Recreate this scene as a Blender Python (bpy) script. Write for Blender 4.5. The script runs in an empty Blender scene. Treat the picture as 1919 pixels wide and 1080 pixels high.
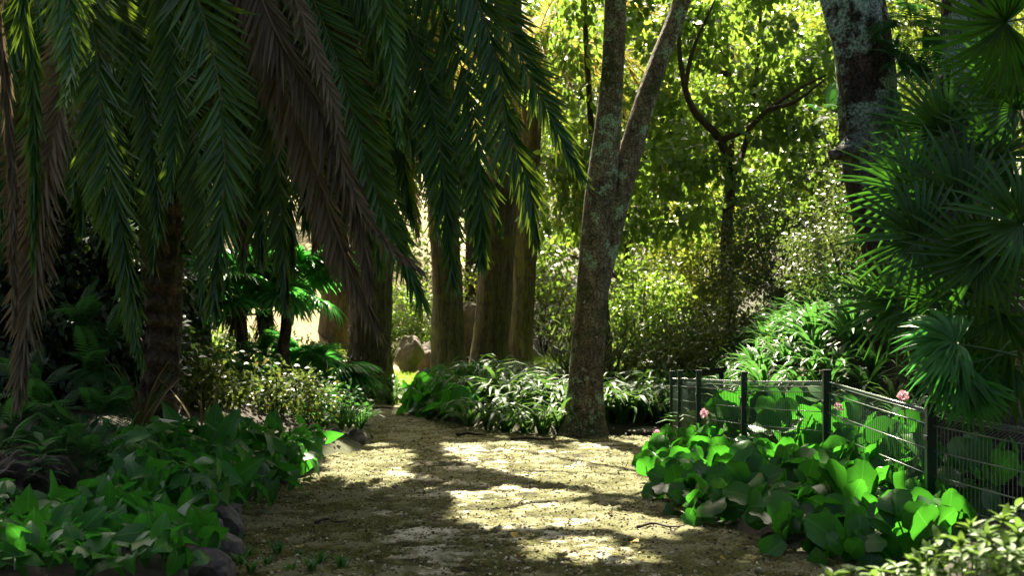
import bpy, math, random
import numpy as np
from mathutils import Vector, Matrix

# ------------------------------------------------------------------ camera, sky, sun, exposure
SC = bpy.context.scene
COL = SC.collection
FPX = 2665.0                       # focal length in photograph pixels
EYE = 1.5
cam_d = bpy.data.cameras.new("camera")
cam = bpy.data.objects.new("camera", cam_d)
COL.objects.link(cam)
cam.location = (0, 0, EYE)
cam.rotation_euler = (math.radians(90), 0, 0)
cam_d.sensor_width = 36.0
cam_d.lens = FPX / 1919 * 36
cam_d.shift_y = 80 / 1919
cam_d.clip_start = 0.1
cam_d.clip_end = 600
cam_d.dof.use_dof = True
cam_d.dof.focus_distance = 13.0
cam_d.dof.aperture_fstop = 3.5
SC.camera = cam

SUN_EL, SUN_AZ = 52.0, 5.0         # behind the scene, slightly to the left
a_, e_ = math.radians(SUN_AZ), math.radians(SUN_EL)
SUN = np.array([-math.sin(a_) * math.cos(e_), math.cos(a_) * math.cos(e_), math.sin(e_)])
world = bpy.data.worlds.new("World")
SC.world = world
world.use_nodes = True
wn = world.node_tree.nodes
bg = wn["Background"]
sky = wn.new("ShaderNodeTexSky")
sky.sky_type = 'NISHITA'
sky.sun_disc = False
sky.sun_elevation = e_
sky.sun_rotation = -a_
sky.air_density = 0.7
sky.dust_density = 8.0
sky.ozone_density = 0.3
world.node_tree.links.new(sky.outputs[0], bg.inputs[0])
bg.inputs[1].default_value = 0.047
sl = bpy.data.lights.new("sun", 'SUN')
sl.energy = 5.0
sl.angle = math.radians(0.5)
sl.color = (1.0, 0.91, 0.70)
so = bpy.data.objects.new("sun", sl)
COL.objects.link(so)
so.rotation_euler = Vector(SUN).to_track_quat('Z', 'Y').to_euler()
so.location = (-10, 40, 40)
vs = SC.view_settings
vs.view_transform = 'Standard'
vs.look = 'None'
vs.exposure = 2.8
vs.gamma = 1.0
vs.use_curve_mapping = False
SC.cycles.max_bounces = 7
SC.cycles.diffuse_bounces = 3
SC.cycles.glossy_bounces = 2
SC.cycles.transmission_bounces = 4
SC.cycles.caustics_reflective = False
SC.cycles.caustics_refractive = False
SC.cycles.use_denoising = True

rng = np.random.default_rng(7)
random.seed(7)


# ------------------------------------------------------------------ small helpers
def P(px, py, d):
    return np.array([(px - 960) / FPX * d, d, EYE - (py - 620) / FPX * d])


def G(px, py):                      # the point of the level path seen at a pixel
    d = EYE * FPX / (py - 620)
    return np.array([(px - 960) / FPX * d, d, 0.0])


def unit(v):
    v = np.asarray(v, float)
    return v / np.maximum(np.linalg.norm(v, axis=-1, keepdims=True), 1e-9)


def sstep(a, b, x):
    t = np.clip((np.asarray(x, float) - a) / (b - a), 0, 1)
    return t * t * (3 - 2 * t)


def hash2(ix, iy, s):
    h = (ix.astype(np.int64) * 374761393 + iy.astype(np.int64) * 668265263 + s * 982451653) & 0x7fffffff
    h = ((h ^ (h >> 13)) * 1274126177) & 0x7fffffff
    return ((h ^ (h >> 16)) & 0xffff) / 65535.0


def vnoise(x, y, s=0):
    x = np.asarray(x, float); y = np.asarray(y, float)
    ix, iy = np.floor(x), np.floor(y)
    fx, fy = x - ix, y - iy
    fx = fx * fx * (3 - 2 * fx); fy = fy * fy * (3 - 2 * fy)
    a = hash2(ix, iy, s); b = hash2(ix + 1, iy, s); c = hash2(ix, iy + 1, s); d = hash2(ix + 1, iy + 1, s)
    return (a * (1 - fx) + b * fx) * (1 - fy) + (c * (1 - fx) + d * fx) * fy


def catmull(pts, n):
    pts = np.asarray(pts, float)
    seg = np.linalg.norm(np.diff(pts, axis=0), axis=1)
    t = np.concatenate([[0], np.cumsum(np.sqrt(seg + 1e-9))])
    m = np.zeros_like(pts)
    m[1:-1] = (pts[2:] - pts[:-2]) / (t[2:] - t[:-2])[:, None]
    m[0] = (pts[1] - pts[0]) / (t[1] - t[0]); m[-1] = (pts[-1] - pts[-2]) / (t[-1] - t[-2])
    fine = np.linspace(0, t[-1], 400)
    k = np.clip(np.searchsorted(t, fine, side='right') - 1, 0, len(pts) - 2)
    h = (t[k + 1] - t[k]); u = ((fine - t[k]) / h)[:, None]; h = h[:, None]
    q = ((2 * u**3 - 3 * u**2 + 1) * pts[k] + (u**3 - 2 * u**2 + u) * h * m[k]
         + (-2 * u**3 + 3 * u**2) * pts[k + 1] + (u**3 - u**2) * h * m[k + 1])
    s = np.concatenate([[0], np.cumsum(np.linalg.norm(np.diff(q, axis=0), axis=1))])
    w = np.linspace(0, s[-1], n)
    return np.stack([np.interp(w, s, q[:, i]) for i in range(3)], 1)


class MB:
    """collects vertices and faces and links them as one mesh object"""
    def __init__(self):
        self.v = []; self.n = 0; self.f = []; self.m = []; self.r = []

    def add(self, V, faces, mat=0, rnd=0.0):
        V = np.asarray(V, float)
        if not isinstance(faces, (list, tuple)):
            faces = [faces]
        for F in faces:
            F = np.asarray(F, np.int64)
            if len(F) == 0:
                continue
            self.f.append(F + self.n)
            self.m.append(np.full(len(F), mat, np.int32))
            self.r.append(np.broadcast_to(np.asarray(rnd, np.float32), (len(F),)).copy())
        self.v.append(V); self.n += len(V)

    def mesh(self, name, mats, smooth=True):
        V = np.concatenate(self.v)
        me = bpy.data.meshes.new(name)
        me.vertices.add(len(V))
        me.vertices.foreach_set("co", V.astype(np.float32).ravel())
        tot = np.concatenate([np.full(len(F), F.shape[1], np.int32) for F in self.f])
        loops = np.concatenate([F.ravel() for F in self.f]).astype(np.int32)
        me.loops.add(len(loops))
        me.loops.foreach_set("vertex_index", loops)
        me.polygons.add(len(tot))
        st = np.concatenate([[0], np.cumsum(tot)[:-1]]).astype(np.int32)
        me.polygons.foreach_set("loop_start", st)
        for m in mats:
            me.materials.append(m)
        me.polygons.foreach_set("material_index", np.concatenate(self.m))
        me.update(calc_edges=True)
        me.polygons.foreach_set("use_smooth", np.full(len(tot), smooth))
        at = me.attributes.new("rnd", 'FLOAT', 'FACE')
        at.data.foreach_set("value", np.concatenate(self.r))
        me.validate()
        return me

    def build(self, name, mats, parent=None, smooth=True):
        return link(name, self.mesh(name, mats, smooth), parent)


def link(name, me, parent=None):
    o = bpy.data.objects.new(name, me)
    COL.objects.link(o)
    if parent is not None:
        o.parent = parent
    return o


def tag(o, label=None, cat=None, group=None, kind=None):
    if label: o["label"] = label
    if cat: o["category"] = cat
    if group: o["group"] = group
    if kind: o["kind"] = kind
    return o


def thing(name, label, cat, loc=(0, 0, 0), group=None, rz=0.0):
    o = link(name, None)
    o.empty_display_size = 0.2
    o.location = tuple(loc)
    o.rotation_euler = (0, 0, rz)
    return tag(o, label, cat, group)


def copy_thing(root, loc, rz=0.0, scale=1.0, label=None):
    c = root.copy(); COL.objects.link(c)
    c.location = tuple(loc); c.rotation_euler = (0, 0, rz); c.scale = (scale,) * 3
    if label: c["label"] = label
    for ch in list(root.children):
        k = ch.copy(); COL.objects.link(k); k.parent = c
        for g in list(ch.children):
            h = g.copy(); COL.objects.link(h); h.parent = k
    return c


def frames(pts, up0=None):
    T = unit(np.gradient(pts, axis=0))
    n = np.zeros_like(T)
    ref = np.array([0.0, -1.0, 0.0]) if up0 is None else np.asarray(up0, float)
    if abs(T[0] @ ref) > 0.95:
        ref = np.array([1.0, 0, 0])
    n[0] = unit(ref - T[0] * (T[0] @ ref))
    for i in range(1, len(T)):
        v = n[i - 1] - T[i] * (n[i - 1] @ T[i])
        n[i] = unit(v)
    return T, n, np.cross(T, n)


def tube(pts, rad, sides=8, rough=0.0, fscale=3.0, seed=0, cap=True):
    pts = np.asarray(pts, float); rad = np.broadcast_to(np.asarray(rad, float), (len(pts),))
    T, n, b = frames(pts)
    ang = np.linspace(0, 2 * np.pi, sides, endpoint=False)
    s = np.concatenate([[0], np.cumsum(np.linalg.norm(np.diff(pts, axis=0), axis=1))])
    R = rad[:, None] * np.ones(sides)
    if rough:
        A = np.stack([np.cos(ang), np.sin(ang)], 1)
        for k, (fa, fs, am) in enumerate([(1.3, .5, 1.0), (3.0, 1.2, .55), (7.0, 3.0, .35)]):
            # noise that closes round the trunk
            nz = vnoise(A[None, :, 0] * fa + s[:, None] * fs * fscale / 3 + 31 * k, A[None, :, 1] * fa + s[:, None] * .13 + 17 * seed, seed + k) - .5
            R = R * (1 + rough * am * nz * 2)
    V = pts[:, None, :] + R[:, :, None] * (np.cos(ang)[None, :, None] * n[:, None, :] + np.sin(ang)[None, :, None] * b[:, None, :])
    V = V.reshape(-1, 3)
    i = np.arange(len(pts) - 1)[:, None] * sides; j = np.arange(sides)[None, :]; j2 = (j + 1) % sides
    F = np.stack([i + j, i + j2, i + sides + j2, i + sides + j], -1).reshape(-1, 4)
    fs = [F]
    if cap:
        c0 = len(V); V = np.concatenate([V, pts[:1], pts[-1:]])
        jj = np.arange(sides); k2 = (jj + 1) % sides; last = (len(pts) - 1) * sides
        fs.append(np.stack([np.full(sides, c0), k2, jj], 1))
        fs.append(np.stack([np.full(sides, c0 + 1), last + jj, last + k2], 1))
    return V, fs


# leaf templates: along +Y, up +Z, unit length
def tpl_leaf(width=.6, fold=.25, droop=.25, shape='oval'):
    if shape == 'heart':
        ys = [-.12, .02, .3, .62, 1.0]; ws = [.22, .42, .5, .32, 0]
    elif shape == 'lance':
        ys = [0, .25, .55, .8, 1.0]; ws = [.1, .4, .5, .3, 0]
    else:
        ys = [0, .2, .5, .8, 1.0]; ws = [.06, .38, .5, .33, 0]
    V = []
    for y, w in zip(ys, ws):
        z = -droop * y * y
        V += [(-w * width, y - (0.0), z + fold * w * width), (0, y if shape != 'heart' or y > 0 else .0, z), (w * width, y, z + fold * w * width)]
    V = np.array(V[:-3] + [(0, 1.0, -droop)])
    Q = []
    for i in range(3):
        a = i * 3
        Q += [(a, a + 1, a + 4, a + 3), (a + 1, a + 2, a + 5, a + 4)]
    Tt = [(9, 10, 12), (10, 11, 12)]
    return V, [np.array(Q), np.array(Tt)]


def tpl_small(width=.55, fold=.2):
    V = np.array([(0, 0, 0), (-.5 * width, .45, fold * .5 * width), (0, .5, 0), (.5 * width, .45, fold * .5 * width), (0, 1, -.12)])
    return V, [np.array([(0, 2, 1), (0, 3, 2), (1, 2, 4), (2, 3, 4)])]


def tpl_strap(n=5, fold=.3, width=.1, taper=.8):
    V = []; Q = []
    for i in range(n + 1):
        y = i / n
        w = width * (min(1, .5 + 2.5 * y)) * (1 - max(0, (y - .45) / .55) ** 1.6 * taper) * .5
        V += [(-w, y, fold * w), (0, y, 0), (w, y, fold * w)]
    for i in range(n):
        a = 3 * i
        Q += [(a, a + 1, a + 4, a + 3), (a + 1, a + 2, a + 5, a + 4)]
    return np.array(V), [np.array(Q)]


def scatter(tpl, pos, ydir, zdir, size, wsc=None):
    V0, Fs = tpl
    Y = unit(ydir); X = unit(np.cross(Y, zdir)); Z = np.cross(X, Y)
    n = len(pos); m = len(V0)
    size = np.broadcast_to(np.asarray(size, float), (n,))
    w = size if wsc is None else np.broadcast_to(np.asarray(wsc, float), (n,))
    V = (pos[:, None, :] + (w[:, None] * V0[None, :, 0])[..., None] * X[:, None, :]
         + (size[:, None] * V0[None, :, 1])[..., None] * Y[:, None, :]
         + (w[:, None] * V0[None, :, 2])[..., None] * Z[:, None, :])
    off = (np.arange(n) * m)[:, None, None]
    return V.reshape(-1, 3), [(F[None] + off).reshape(-1, F.shape[1]) for F in Fs], [len(F) for F in Fs]


def add_leaves(mb, tpl, pos, ydir, zdir, size, mat=0, rnd=None, wsc=None):
    if len(pos) == 0:
        return
    V, Fs, ks = scatter(tpl, pos, ydir, zdir, size, wsc)
    if rnd is None:
        rnd = rng.random(len(pos))
    V0n = mb.n
    mb.v.append(V); mb.n += len(V)
    for F, k in zip(Fs, ks):
        mb.f.append(F + V0n)
        mb.m.append(np.full(len(F), mat, np.int32))
        mb.r.append(np.repeat(rnd, k).astype(np.float32))


def rand_dir(n):
    return unit(rng.normal(size=(n, 3)))


def leaf_clumps(mb, tpl, centers, radii, per, size, up=.6, hang=.35, mat=0, flat=.75, edge=.35):
    """leaf blades spread through the volume of several clumps"""
    centers = np.asarray(centers, float)
    radii = np.broadcast_to(np.asarray(radii, float), (len(centers),))
    for c, r in zip(centers, radii):
        n = max(3, int(per * rng.uniform(.75, 1.25)))
        d = rand_dir(n)
        q = rng.random(n) ** edge
        pos = c + d * (q * r)[:, None] * np.array([1, 1, flat])
        z = unit(d * .5 + rand_dir(n) * .8 + np.array([0, 0, up]))
        y = unit(d * .7 + rand_dir(n) * .7 - np.array([0, 0, hang]))
        cl = rng.random() * .5
        add_leaves(mb, tpl, pos, y, z, size * rng.uniform(.65, 1.25, n), mat, cl + .5 * rng.random(n))


# ------------------------------------------------------------------ materials
def mat_new(name):
    m = bpy.data.materials.new(name); m.use_nodes = True
    nt = m.node_tree; nt.nodes.clear()
    out = nt.nodes.new("ShaderNodeOutputMaterial")
    return m, nt, out


def N(nt, typ, **kw):
    n = nt.nodes.new(typ)
    for k, v in kw.items():
        if k.startswith('i_'):
            n.inputs[k[2:]].default_value = v
        elif k.startswith('n_'):
            n.inputs[int(k[2:])].default_value = v
        else:
            setattr(n, k, v)
    return n


def L(nt, a, b):
    nt.links.new(a, b)


def ramp(nt, stops, fac=None, interp='LINEAR'):
    r = nt.nodes.new("ShaderNodeValToRGB")
    cr = r.color_ramp; cr.interpolation = interp
    while len(cr.elements) < len(stops):
        cr.elements.new(0.5)
    for e, (p, c) in zip(cr.elements, stops):
        e.position = p; e.color = (*c, 1) if len(c) == 3 else c
    if fac is not None:
        L(nt, fac, r.inputs[0])
    return r


def leaf_mat(name, dark, light, trans, tfac=.4, rough=.38, spec=.5, accent=None, acc_at=.93, rib=False, coat=0.0, nscale=2.5):
    m, nt, out = mat_new(name)
    at = N(nt, "ShaderNodeAttribute", attribute_name="rnd")
    oi = N(nt, "ShaderNodeObjectInfo")
    geo = N(nt, "ShaderNodeNewGeometry")
    nz = N(nt, "ShaderNodeTexNoise", i_Scale=nscale, i_Detail=4.0, i_Roughness=.65)
    L(nt, geo.outputs["Position"], nz.inputs["Vector"])
    s1 = N(nt, "ShaderNodeMath", operation='MULTIPLY', n_1=.5); L(nt, at.outputs["Fac"], s1.inputs[0])
    s2 = N(nt, "ShaderNodeMath", operation='MULTIPLY_ADD', n_1=.35); L(nt, oi.outputs["Random"], s2.inputs[0]); L(nt, s1.outputs[0], s2.inputs[2])
    s3 = N(nt, "ShaderNodeMath", operation='MULTIPLY_ADD', n_1=.5); L(nt, nz.outputs["Fac"], s3.inputs[0]); L(nt, s2.outputs[0], s3.inputs[2])
    stops = [(.15, dark), (.8, light)]
    r = ramp(nt, stops, s3.outputs[0])
    col = r.outputs[0]
    if accent:
        a = N(nt, "ShaderNodeMath", operation='ADD'); L(nt, at.outputs["Fac"], a.inputs[0]); L(nt, oi.outputs["Random"], a.inputs[1])
        fr = N(nt, "ShaderNodeMath", operation='FRACT'); L(nt, a.outputs[0], fr.inputs[0])
        g = N(nt, "ShaderNodeMath", operation='GREATER_THAN', n_1=acc_at); L(nt, fr.outputs[0], g.inputs[0])
        mx = N(nt, "ShaderNodeMixRGB", i_Color2=(*accent, 1)); L(nt, g.outputs[0], mx.inputs[0]); L(nt, col, mx.inputs[1])
        col = mx.outputs[0]
    if rib:
        tc = N(nt, "ShaderNodeTexCoord")
        sp = N(nt, "ShaderNodeSeparateXYZ"); L(nt, tc.outputs["Object"], sp.inputs[0])
        b = N(nt, "ShaderNodeMath", operation='SUBTRACT', n_1=0.0); L(nt, sp.outputs[0], b.inputs[0])
        c = N(nt, "ShaderNodeMath", operation='ABSOLUTE'); L(nt, b.outputs[0], c.inputs[0])
        k = N(nt, "ShaderNodeMath", operation='MULTIPLY_ADD', n_1=-.8); L(nt, c.outputs[0], k.inputs[0]); L(nt, sp.outputs[1], k.inputs[2])
        w = N(nt, "ShaderNodeMath", operation='MULTIPLY', n_1=6.0); L(nt, k.outputs[0], w.inputs[0])
        f2 = N(nt, "ShaderNodeMath", operation='PINGPONG', n_1=.5); L(nt, w.outputs[0], f2.inputs[0])
        v1 = N(nt, "ShaderNodeMath", operation='LESS_THAN', n_1=.05); L(nt, f2.outputs[0], v1.inputs[0])
        v2 = N(nt, "ShaderNodeMath", operation='LESS_THAN', n_1=.022); L(nt, c.outputs[0], v2.inputs[0])
        vm = N(nt, "ShaderNodeMath", operation='MULTIPLY_ADD', n_1=.35, use_clamp=True); L(nt, v1.outputs[0], vm.inputs[0]); L(nt, v2.outputs[0], vm.inputs[2])
        vs_ = N(nt, "ShaderNodeMath", operation='MULTIPLY', n_1=.6); L(nt, vm.outputs[0], vs_.inputs[0])
        mr = N(nt, "ShaderNodeMixRGB", i_Color2=(light[0] * 2.2 + .03, light[1] * 1.7 + .03, light[2] * 2 + .02, 1)); L(nt, vs_.outputs[0], mr.inputs[0]); L(nt, col, mr.inputs[1])
        col = mr.outputs[0]
        sn = N(nt, "ShaderNodeTexNoise", i_Scale=7.0, i_Detail=5.0, i_Roughness=.7); L(nt, geo.outputs["Position"], sn.inputs["Vector"])
        sf = ramp(nt, [(.66, (0, 0, 0)), (.71, (1, 1, 1))], sn.outputs["Fac"])
        ms = N(nt, "ShaderNodeMixRGB", i_Color2=(.10, .075, .02, 1)); L(nt, sf.outputs[0], ms.inputs[0]); L(nt, col, ms.inputs[1])
        col = ms.outputs[0]
    p = N(nt, "ShaderNodeBsdfPrincipled", i_Roughness=rough)
    p.inputs["Specular IOR Level"].default_value = spec
    p.inputs["Coat Weight"].default_value = coat
    L(nt, col, p.inputs["Base Color"])
    t = N(nt, "ShaderNodeBsdfTranslucent")
    sc = N(nt, "ShaderNodeMixRGB", blend_type='MIX', i_Fac=.6, i_Color2=(*trans, 1)); L(nt, col, sc.inputs[1])
    L(nt, sc.outputs[0], t.inputs["Color"])
    mixs = N(nt, "ShaderNodeMixShader", n_0=tfac)
    L(nt, p.outputs[0], mixs.inputs[1]); L(nt, t.outputs[0], mixs.inputs[2])
    bz = N(nt, "ShaderNodeTexNoise", i_Scale=60.0, i_Detail=2.0); L(nt, geo.outputs["Position"], bz.inputs["Vector"])
    bp = N(nt, "ShaderNodeBump", i_Strength=.12, i_Distance=.01); L(nt, bz.outputs["Fac"], bp.inputs["Height"]); L(nt, bp.outputs[0], p.inputs["Normal"])
    L(nt, mixs.outputs[0], out.inputs[0])
    return m


def bark_mat(name, c0, c1, c2, lichen=None, lich_amt=.5, moss=None, scale=6.0, zst=.25, bump=.6, ring=0.0, lscale=2.2, pale=None, lz=None):
    m, nt, out = mat_new(name)
    tc = N(nt, "ShaderNodeTexCoord")
    mp = N(nt, "ShaderNodeMapping"); mp.inputs["Scale"].default_value = (1, 1, zst)
    L(nt, tc.outputs["Object"], mp.inputs[0])
    nz = N(nt, "ShaderNodeTexNoise", i_Scale=scale, i_Detail=8.0, i_Roughness=.65, i_Distortion=.4); L(nt, mp.outputs[0], nz.inputs["Vector"])
    vo = N(nt, "ShaderNodeTexVoronoi", i_Scale=scale * 1.8, feature='DISTANCE_TO_EDGE'); L(nt, mp.outputs[0], vo.inputs["Vector"])
    r = ramp(nt, [(.3, c0), (.5, c1), (.72, c2)], nz.outputs["Fac"])
    cr = ramp(nt, [(0, (.25, .25, .25)), (.12, (1, 1, 1))], vo.outputs[0])
    mu = N(nt, "ShaderNodeMixRGB", blend_type='MULTIPLY', i_Fac=.7); L(nt, r.outputs[0], mu.inputs[1]); L(nt, cr.outputs[0], mu.inputs[2])
    col = mu.outputs[0]
    hgt = N(nt, "ShaderNodeMath", operation='MULTIPLY_ADD', n_1=.6); L(nt, vo.outputs[0], hgt.inputs[0]); L(nt, nz.outputs["Fac"], hgt.inputs[2])
    h = hgt.outputs[0]
    if moss:
        n3 = N(nt, "ShaderNodeTexNoise", i_Scale=1.7, i_Detail=6.0, i_Roughness=.7); L(nt, tc.outputs["Object"], n3.inputs["Vector"])
        f3 = ramp(nt, [(.52, (0, 0, 0)), (.62, (1, 1, 1))], n3.outputs["Fac"])
        mm = N(nt, "ShaderNodeMixRGB", i_Color2=(*moss, 1)); L(nt, f3.outputs[0], mm.inputs[0]); L(nt, col, mm.inputs[1])
        col = mm.outputs[0]
    if lichen:
        for k, (lc, sc_, th) in enumerate([(lichen, lscale, .5 + .18 * (1 - lich_amt)), (pale or tuple(min(1, x * 1.35 + .05) for x in lichen), lscale * 2.7, .60 + .1 * (1 - lich_amt))]):
            n2 = N(nt, "ShaderNodeTexNoise", i_Scale=sc_, i_Detail=7.0, i_Roughness=.72, i_Distortion=.3)
            m2 = N(nt, "ShaderNodeMapping"); m2.inputs["Location"].default_value = (3.1 * k, 7.7 * k, 1.3); L(nt, tc.outputs["Object"], m2.inputs[0]); L(nt, m2.outputs[0], n2.inputs["Vector"])
            f2 = ramp(nt, [(th, (0, 0, 0)), (th + .035, (1, 1, 1))], n2.outputs["Fac"])
            fo = f2.outputs[0]
            if lz:                      # lichen grows on the upper, lighter part of the stem only
                sx = N(nt, "ShaderNodeSeparateXYZ"); L(nt, tc.outputs["Object"], sx.inputs[0])
                mz = N(nt, "ShaderNodeMapRange", n_1=lz[0], n_2=lz[1]); L(nt, sx.outputs[2], mz.inputs[0])
                mq = N(nt, "ShaderNodeMath", operation='MULTIPLY'); L(nt, fo, mq.inputs[0]); L(nt, mz.outputs[0], mq.inputs[1]); fo = mq.outputs[0]
            ml = N(nt, "ShaderNodeMixRGB", i_Color2=(*lc, 1)); L(nt, fo, ml.inputs[0]); L(nt, col, ml.inputs[1])
            fine = N(nt, "ShaderNodeTexNoise", i_Scale=45.0, i_Detail=3.0); L(nt, tc.outputs["Object"], fine.inputs["Vector"])
            fr = ramp(nt, [(.35, (.35, .35, .35)), (.6, (1, 1, 1))], fine.outputs["Fac"])
            mf = N(nt, "ShaderNodeMixRGB", blend_type='MULTIPLY', i_Fac=.8); L(nt, ml.outputs[0], mf.inputs[1]); L(nt, fr.outputs[0], mf.inputs[2])
            col = mf.outputs[0]
    if ring:
        wv = N(nt, "ShaderNodeTexWave", bands_direction='Z', i_Scale=ring, i_Distortion=3.0, i_Detail=3.0); L(nt, tc.outputs["Object"], wv.inputs["Vector"])
        hh = N(nt, "ShaderNodeMath", operation='ADD'); L(nt, h, hh.inputs[0]); L(nt, wv.outputs["Fac"], hh.inputs[1]); h = hh.outputs[0]
        wr = ramp(nt, [(0, (.4, .4, .4)), (.5, (1, 1, 1))], wv.outputs["Fac"])
        mw = N(nt, "ShaderNodeMixRGB", blend_type='MULTIPLY', i_Fac=.7); L(nt, col, mw.inputs[1]); L(nt, wr.outputs[0], mw.inputs[2]); col = mw.outputs[0]
    p = N(nt, "ShaderNodeBsdfPrincipled", i_Roughness=.85); p.inputs["Specular IOR Level"].default_value = .25
    L(nt, col, p.inputs["Base Color"])
    bp = N(nt, "ShaderNodeBump", i_Strength=bump, i_Distance=.05); L(nt, h, bp.inputs["Height"]); L(nt, bp.outputs[0], p.inputs["Normal"])
    L(nt, p.outputs[0], out.inputs[0])
    return m


def plain_mat(name, c0, c1, scale=8.0, rough=.8, spec=.4, bump=.4, dist=.03, metal=0.0, detail=8.0):
    m, nt, out = mat_new(name)
    tc = N(nt, "ShaderNodeTexCoord")
    nz = N(nt, "ShaderNodeTexNoise", i_Scale=scale, i_Detail=detail, i_Roughness=.7); L(nt, tc.outputs["Object"], nz.inputs["Vector"])
    r = ramp(nt, [(.35, c0), (.68, c1)], nz.outputs["Fac"])
    p = N(nt, "ShaderNodeBsdfPrincipled", i_Roughness=rough, i_Metallic=metal); p.inputs["Specular IOR Level"].default_value = spec
    L(nt, r.outputs[0], p.inputs["Base Color"])
    bp = N(nt, "ShaderNodeBump", i_Strength=bump, i_Distance=dist); L(nt, nz.outputs["Fac"], bp.inputs["Height"]); L(nt, bp.outputs[0], p.inputs["Normal"])
    L(nt, p.outputs[0], out.inputs[0])
    return m


def rock_mat(name, c0, c1, moss):
    m, nt, out = mat_new(name)
    tc = N(nt, "ShaderNodeTexCoord")
    nz = N(nt, "ShaderNodeTexNoise", i_Scale=5.0, i_Detail=9.0, i_Roughness=.75); L(nt, tc.outputs["Object"], nz.inputs["Vector"])
    r = ramp(nt, [(.35, c0), (.65, c1)], nz.outputs["Fac"])
    n2 = N(nt, "ShaderNodeTexNoise", i_Scale=3.0, i_Detail=6.0); m2 = N(nt, "ShaderNodeMapping"); m2.inputs["Location"].default_value = (5, 2, 1)
    L(nt, tc.outputs["Object"], m2.inputs[0]); L(nt, m2.outputs[0], n2.inputs["Vector"])
    f = ramp(nt, [(.5, (0, 0, 0)), (.62, (1, 1, 1))], n2.outputs["Fac"])
    mx = N(nt, "ShaderNodeMixRGB", i_Color2=(*moss, 1)); L(nt, f.outputs[0], mx.inputs[0]); L(nt, r.outputs[0], mx.inputs[1])
    p = N(nt, "ShaderNodeBsdfPrincipled", i_Roughness=.9); L(nt, mx.outputs[0], p.inputs["Base Color"])
    bp = N(nt, "ShaderNodeBump", i_Strength=.8, i_Distance=.04); L(nt, nz.outputs["Fac"], bp.inputs["Height"]); L(nt, bp.outputs[0], p.inputs["Normal"])
    L(nt, p.outputs[0], out.inputs[0])
    return m


M = {}
M['frond'] = leaf_mat('date_palm_leaflet', (.002, .009, .001), (.045, .145, .022), (.26, .36, .02), .22, .28, .38)
M['frond_dry'] = leaf_mat('dry_palm_leaflet', (.03, .022, .011), (.19, .15, .095), (.24, .18, .09), .2, .55, .25)
M['frond_sunlit'] = leaf_mat('sunlit_palm_leaflet', (.12, .12, .02), (.26, .22, .05), (.5, .42, .08), .4, .5, .4)  # far fronds: the yellow of sunlight is painted into the leaflet colour
M['rachis'] = plain_mat('palm_rachis', (.05, .06, .02), (.13, .13, .045), 14, .5)
M['rachis_dry'] = plain_mat('dry_rachis', (.10, .06, .03), (.2, .13, .07), 14, .7)
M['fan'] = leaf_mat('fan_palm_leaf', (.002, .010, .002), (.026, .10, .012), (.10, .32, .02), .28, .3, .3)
M['fan_sunlit'] = leaf_mat('sunlit_fan_palm_leaf', (.03, .12, .025), (.06, .2, .04), (.10, .48, .06), .42, .35, .4)  # brighter copy of the fan leaf, sunlight put into its colour
M['linden'] = leaf_mat('heart_leaf', (.014, .03, .004), (.08, .14, .028), (.32, .52, .05), .46, .33, .6, accent=(.32, .2, .03), acc_at=.95)
M['gold'] = leaf_mat('sunlit_fine_leaf', (.035, .05, .006), (.10, .13, .022), (.36, .46, .05), .44, .4, .4, accent=(.3, .2, .03), acc_at=.92)
M['olive'] = leaf_mat('olive_shrub_leaf', (.008, .018, .003), (.045, .07, .012), (.2, .26, .03), .3, .4, .35)
M['glossy'] = leaf_mat('glossy_shrub_leaf', (.010, .022, .007), (.055, .085, .028), (.22, .31, .05), .28, .38, .4, accent=(.28, .16, .03), acc_at=.97)
M['dark'] = leaf_mat('dark_evergreen_leaf', (.008, .022, .008), (.02, .05, .018), (.08, .14, .02), .18, .4, .4)
M['strap'] = leaf_mat('strap_leaf', (.008, .026, .006), (.036, .09, .024), (.16, .32, .05), .28, .52, .15)
M['strap_bright'] = leaf_mat('bright_strap_leaf', (.008, .036, .007), (.05, .14, .028), (.12, .34, .05), .32, .42, .22)
M['strap_dry'] = leaf_mat('dry_strap_leaf', (.06, .05, .02), (.16, .13, .06), (.3, .24, .08), .3, .5, .4)
M['bergenia'] = leaf_mat('bergenia_leaf', (.004, .022, .004), (.028, .115, .012), (.07, .37, .02), .4, .32, .3, rib=True)
M['bergenia_yellow'] = leaf_mat('yellowing_leaf', (.12, .16, .02), (.22, .26, .03), (.45, .5, .05), .4, .35, .5, rib=True)
M['arum'] = leaf_mat('arum_leaf', (.004, .028, .006), (.036, .14, .018), (.07, .40, .025), .38, .34, .28, rib=True)
M['fern'] = leaf_mat('fern_leaf', (.004, .025, .006), (.022, .08, .022), (.1, .36, .05), .35, .55, .12)
M['stem'] = plain_mat('green_stem', (.03, .07, .02), (.06, .12, .03), 10, .5)
M['twig'] = plain_mat('twig', (.02, .014, .008), (.06, .04, .02), 12, .9)
M['petal'] = leaf_mat('pink_petal', (.45, .2, .28), (.7, .42, .5), (.6, .3, .4), .3, .5, .3)
M['calla'] = leaf_mat('calla_spathe', (.75, .72, .58), (.85, .82, .68), (.8, .8, .5), .35, .4, .4)
M['yellow_leaf'] = leaf_mat('fallen_leaf', (.28, .17, .02), (.42, .28, .03), (.4, .3, .03), .25, .6, .3)
M['bark_lichen'] = bark_mat('lichen_bark', (.07, .052, .035), (.2, .155, .11), (.34, .28, .2), (.3, .4, .28), .7, (.06, .075, .02), 7, .45, .5, lscale=3.2, pale=(.5, .5, .43))
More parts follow.
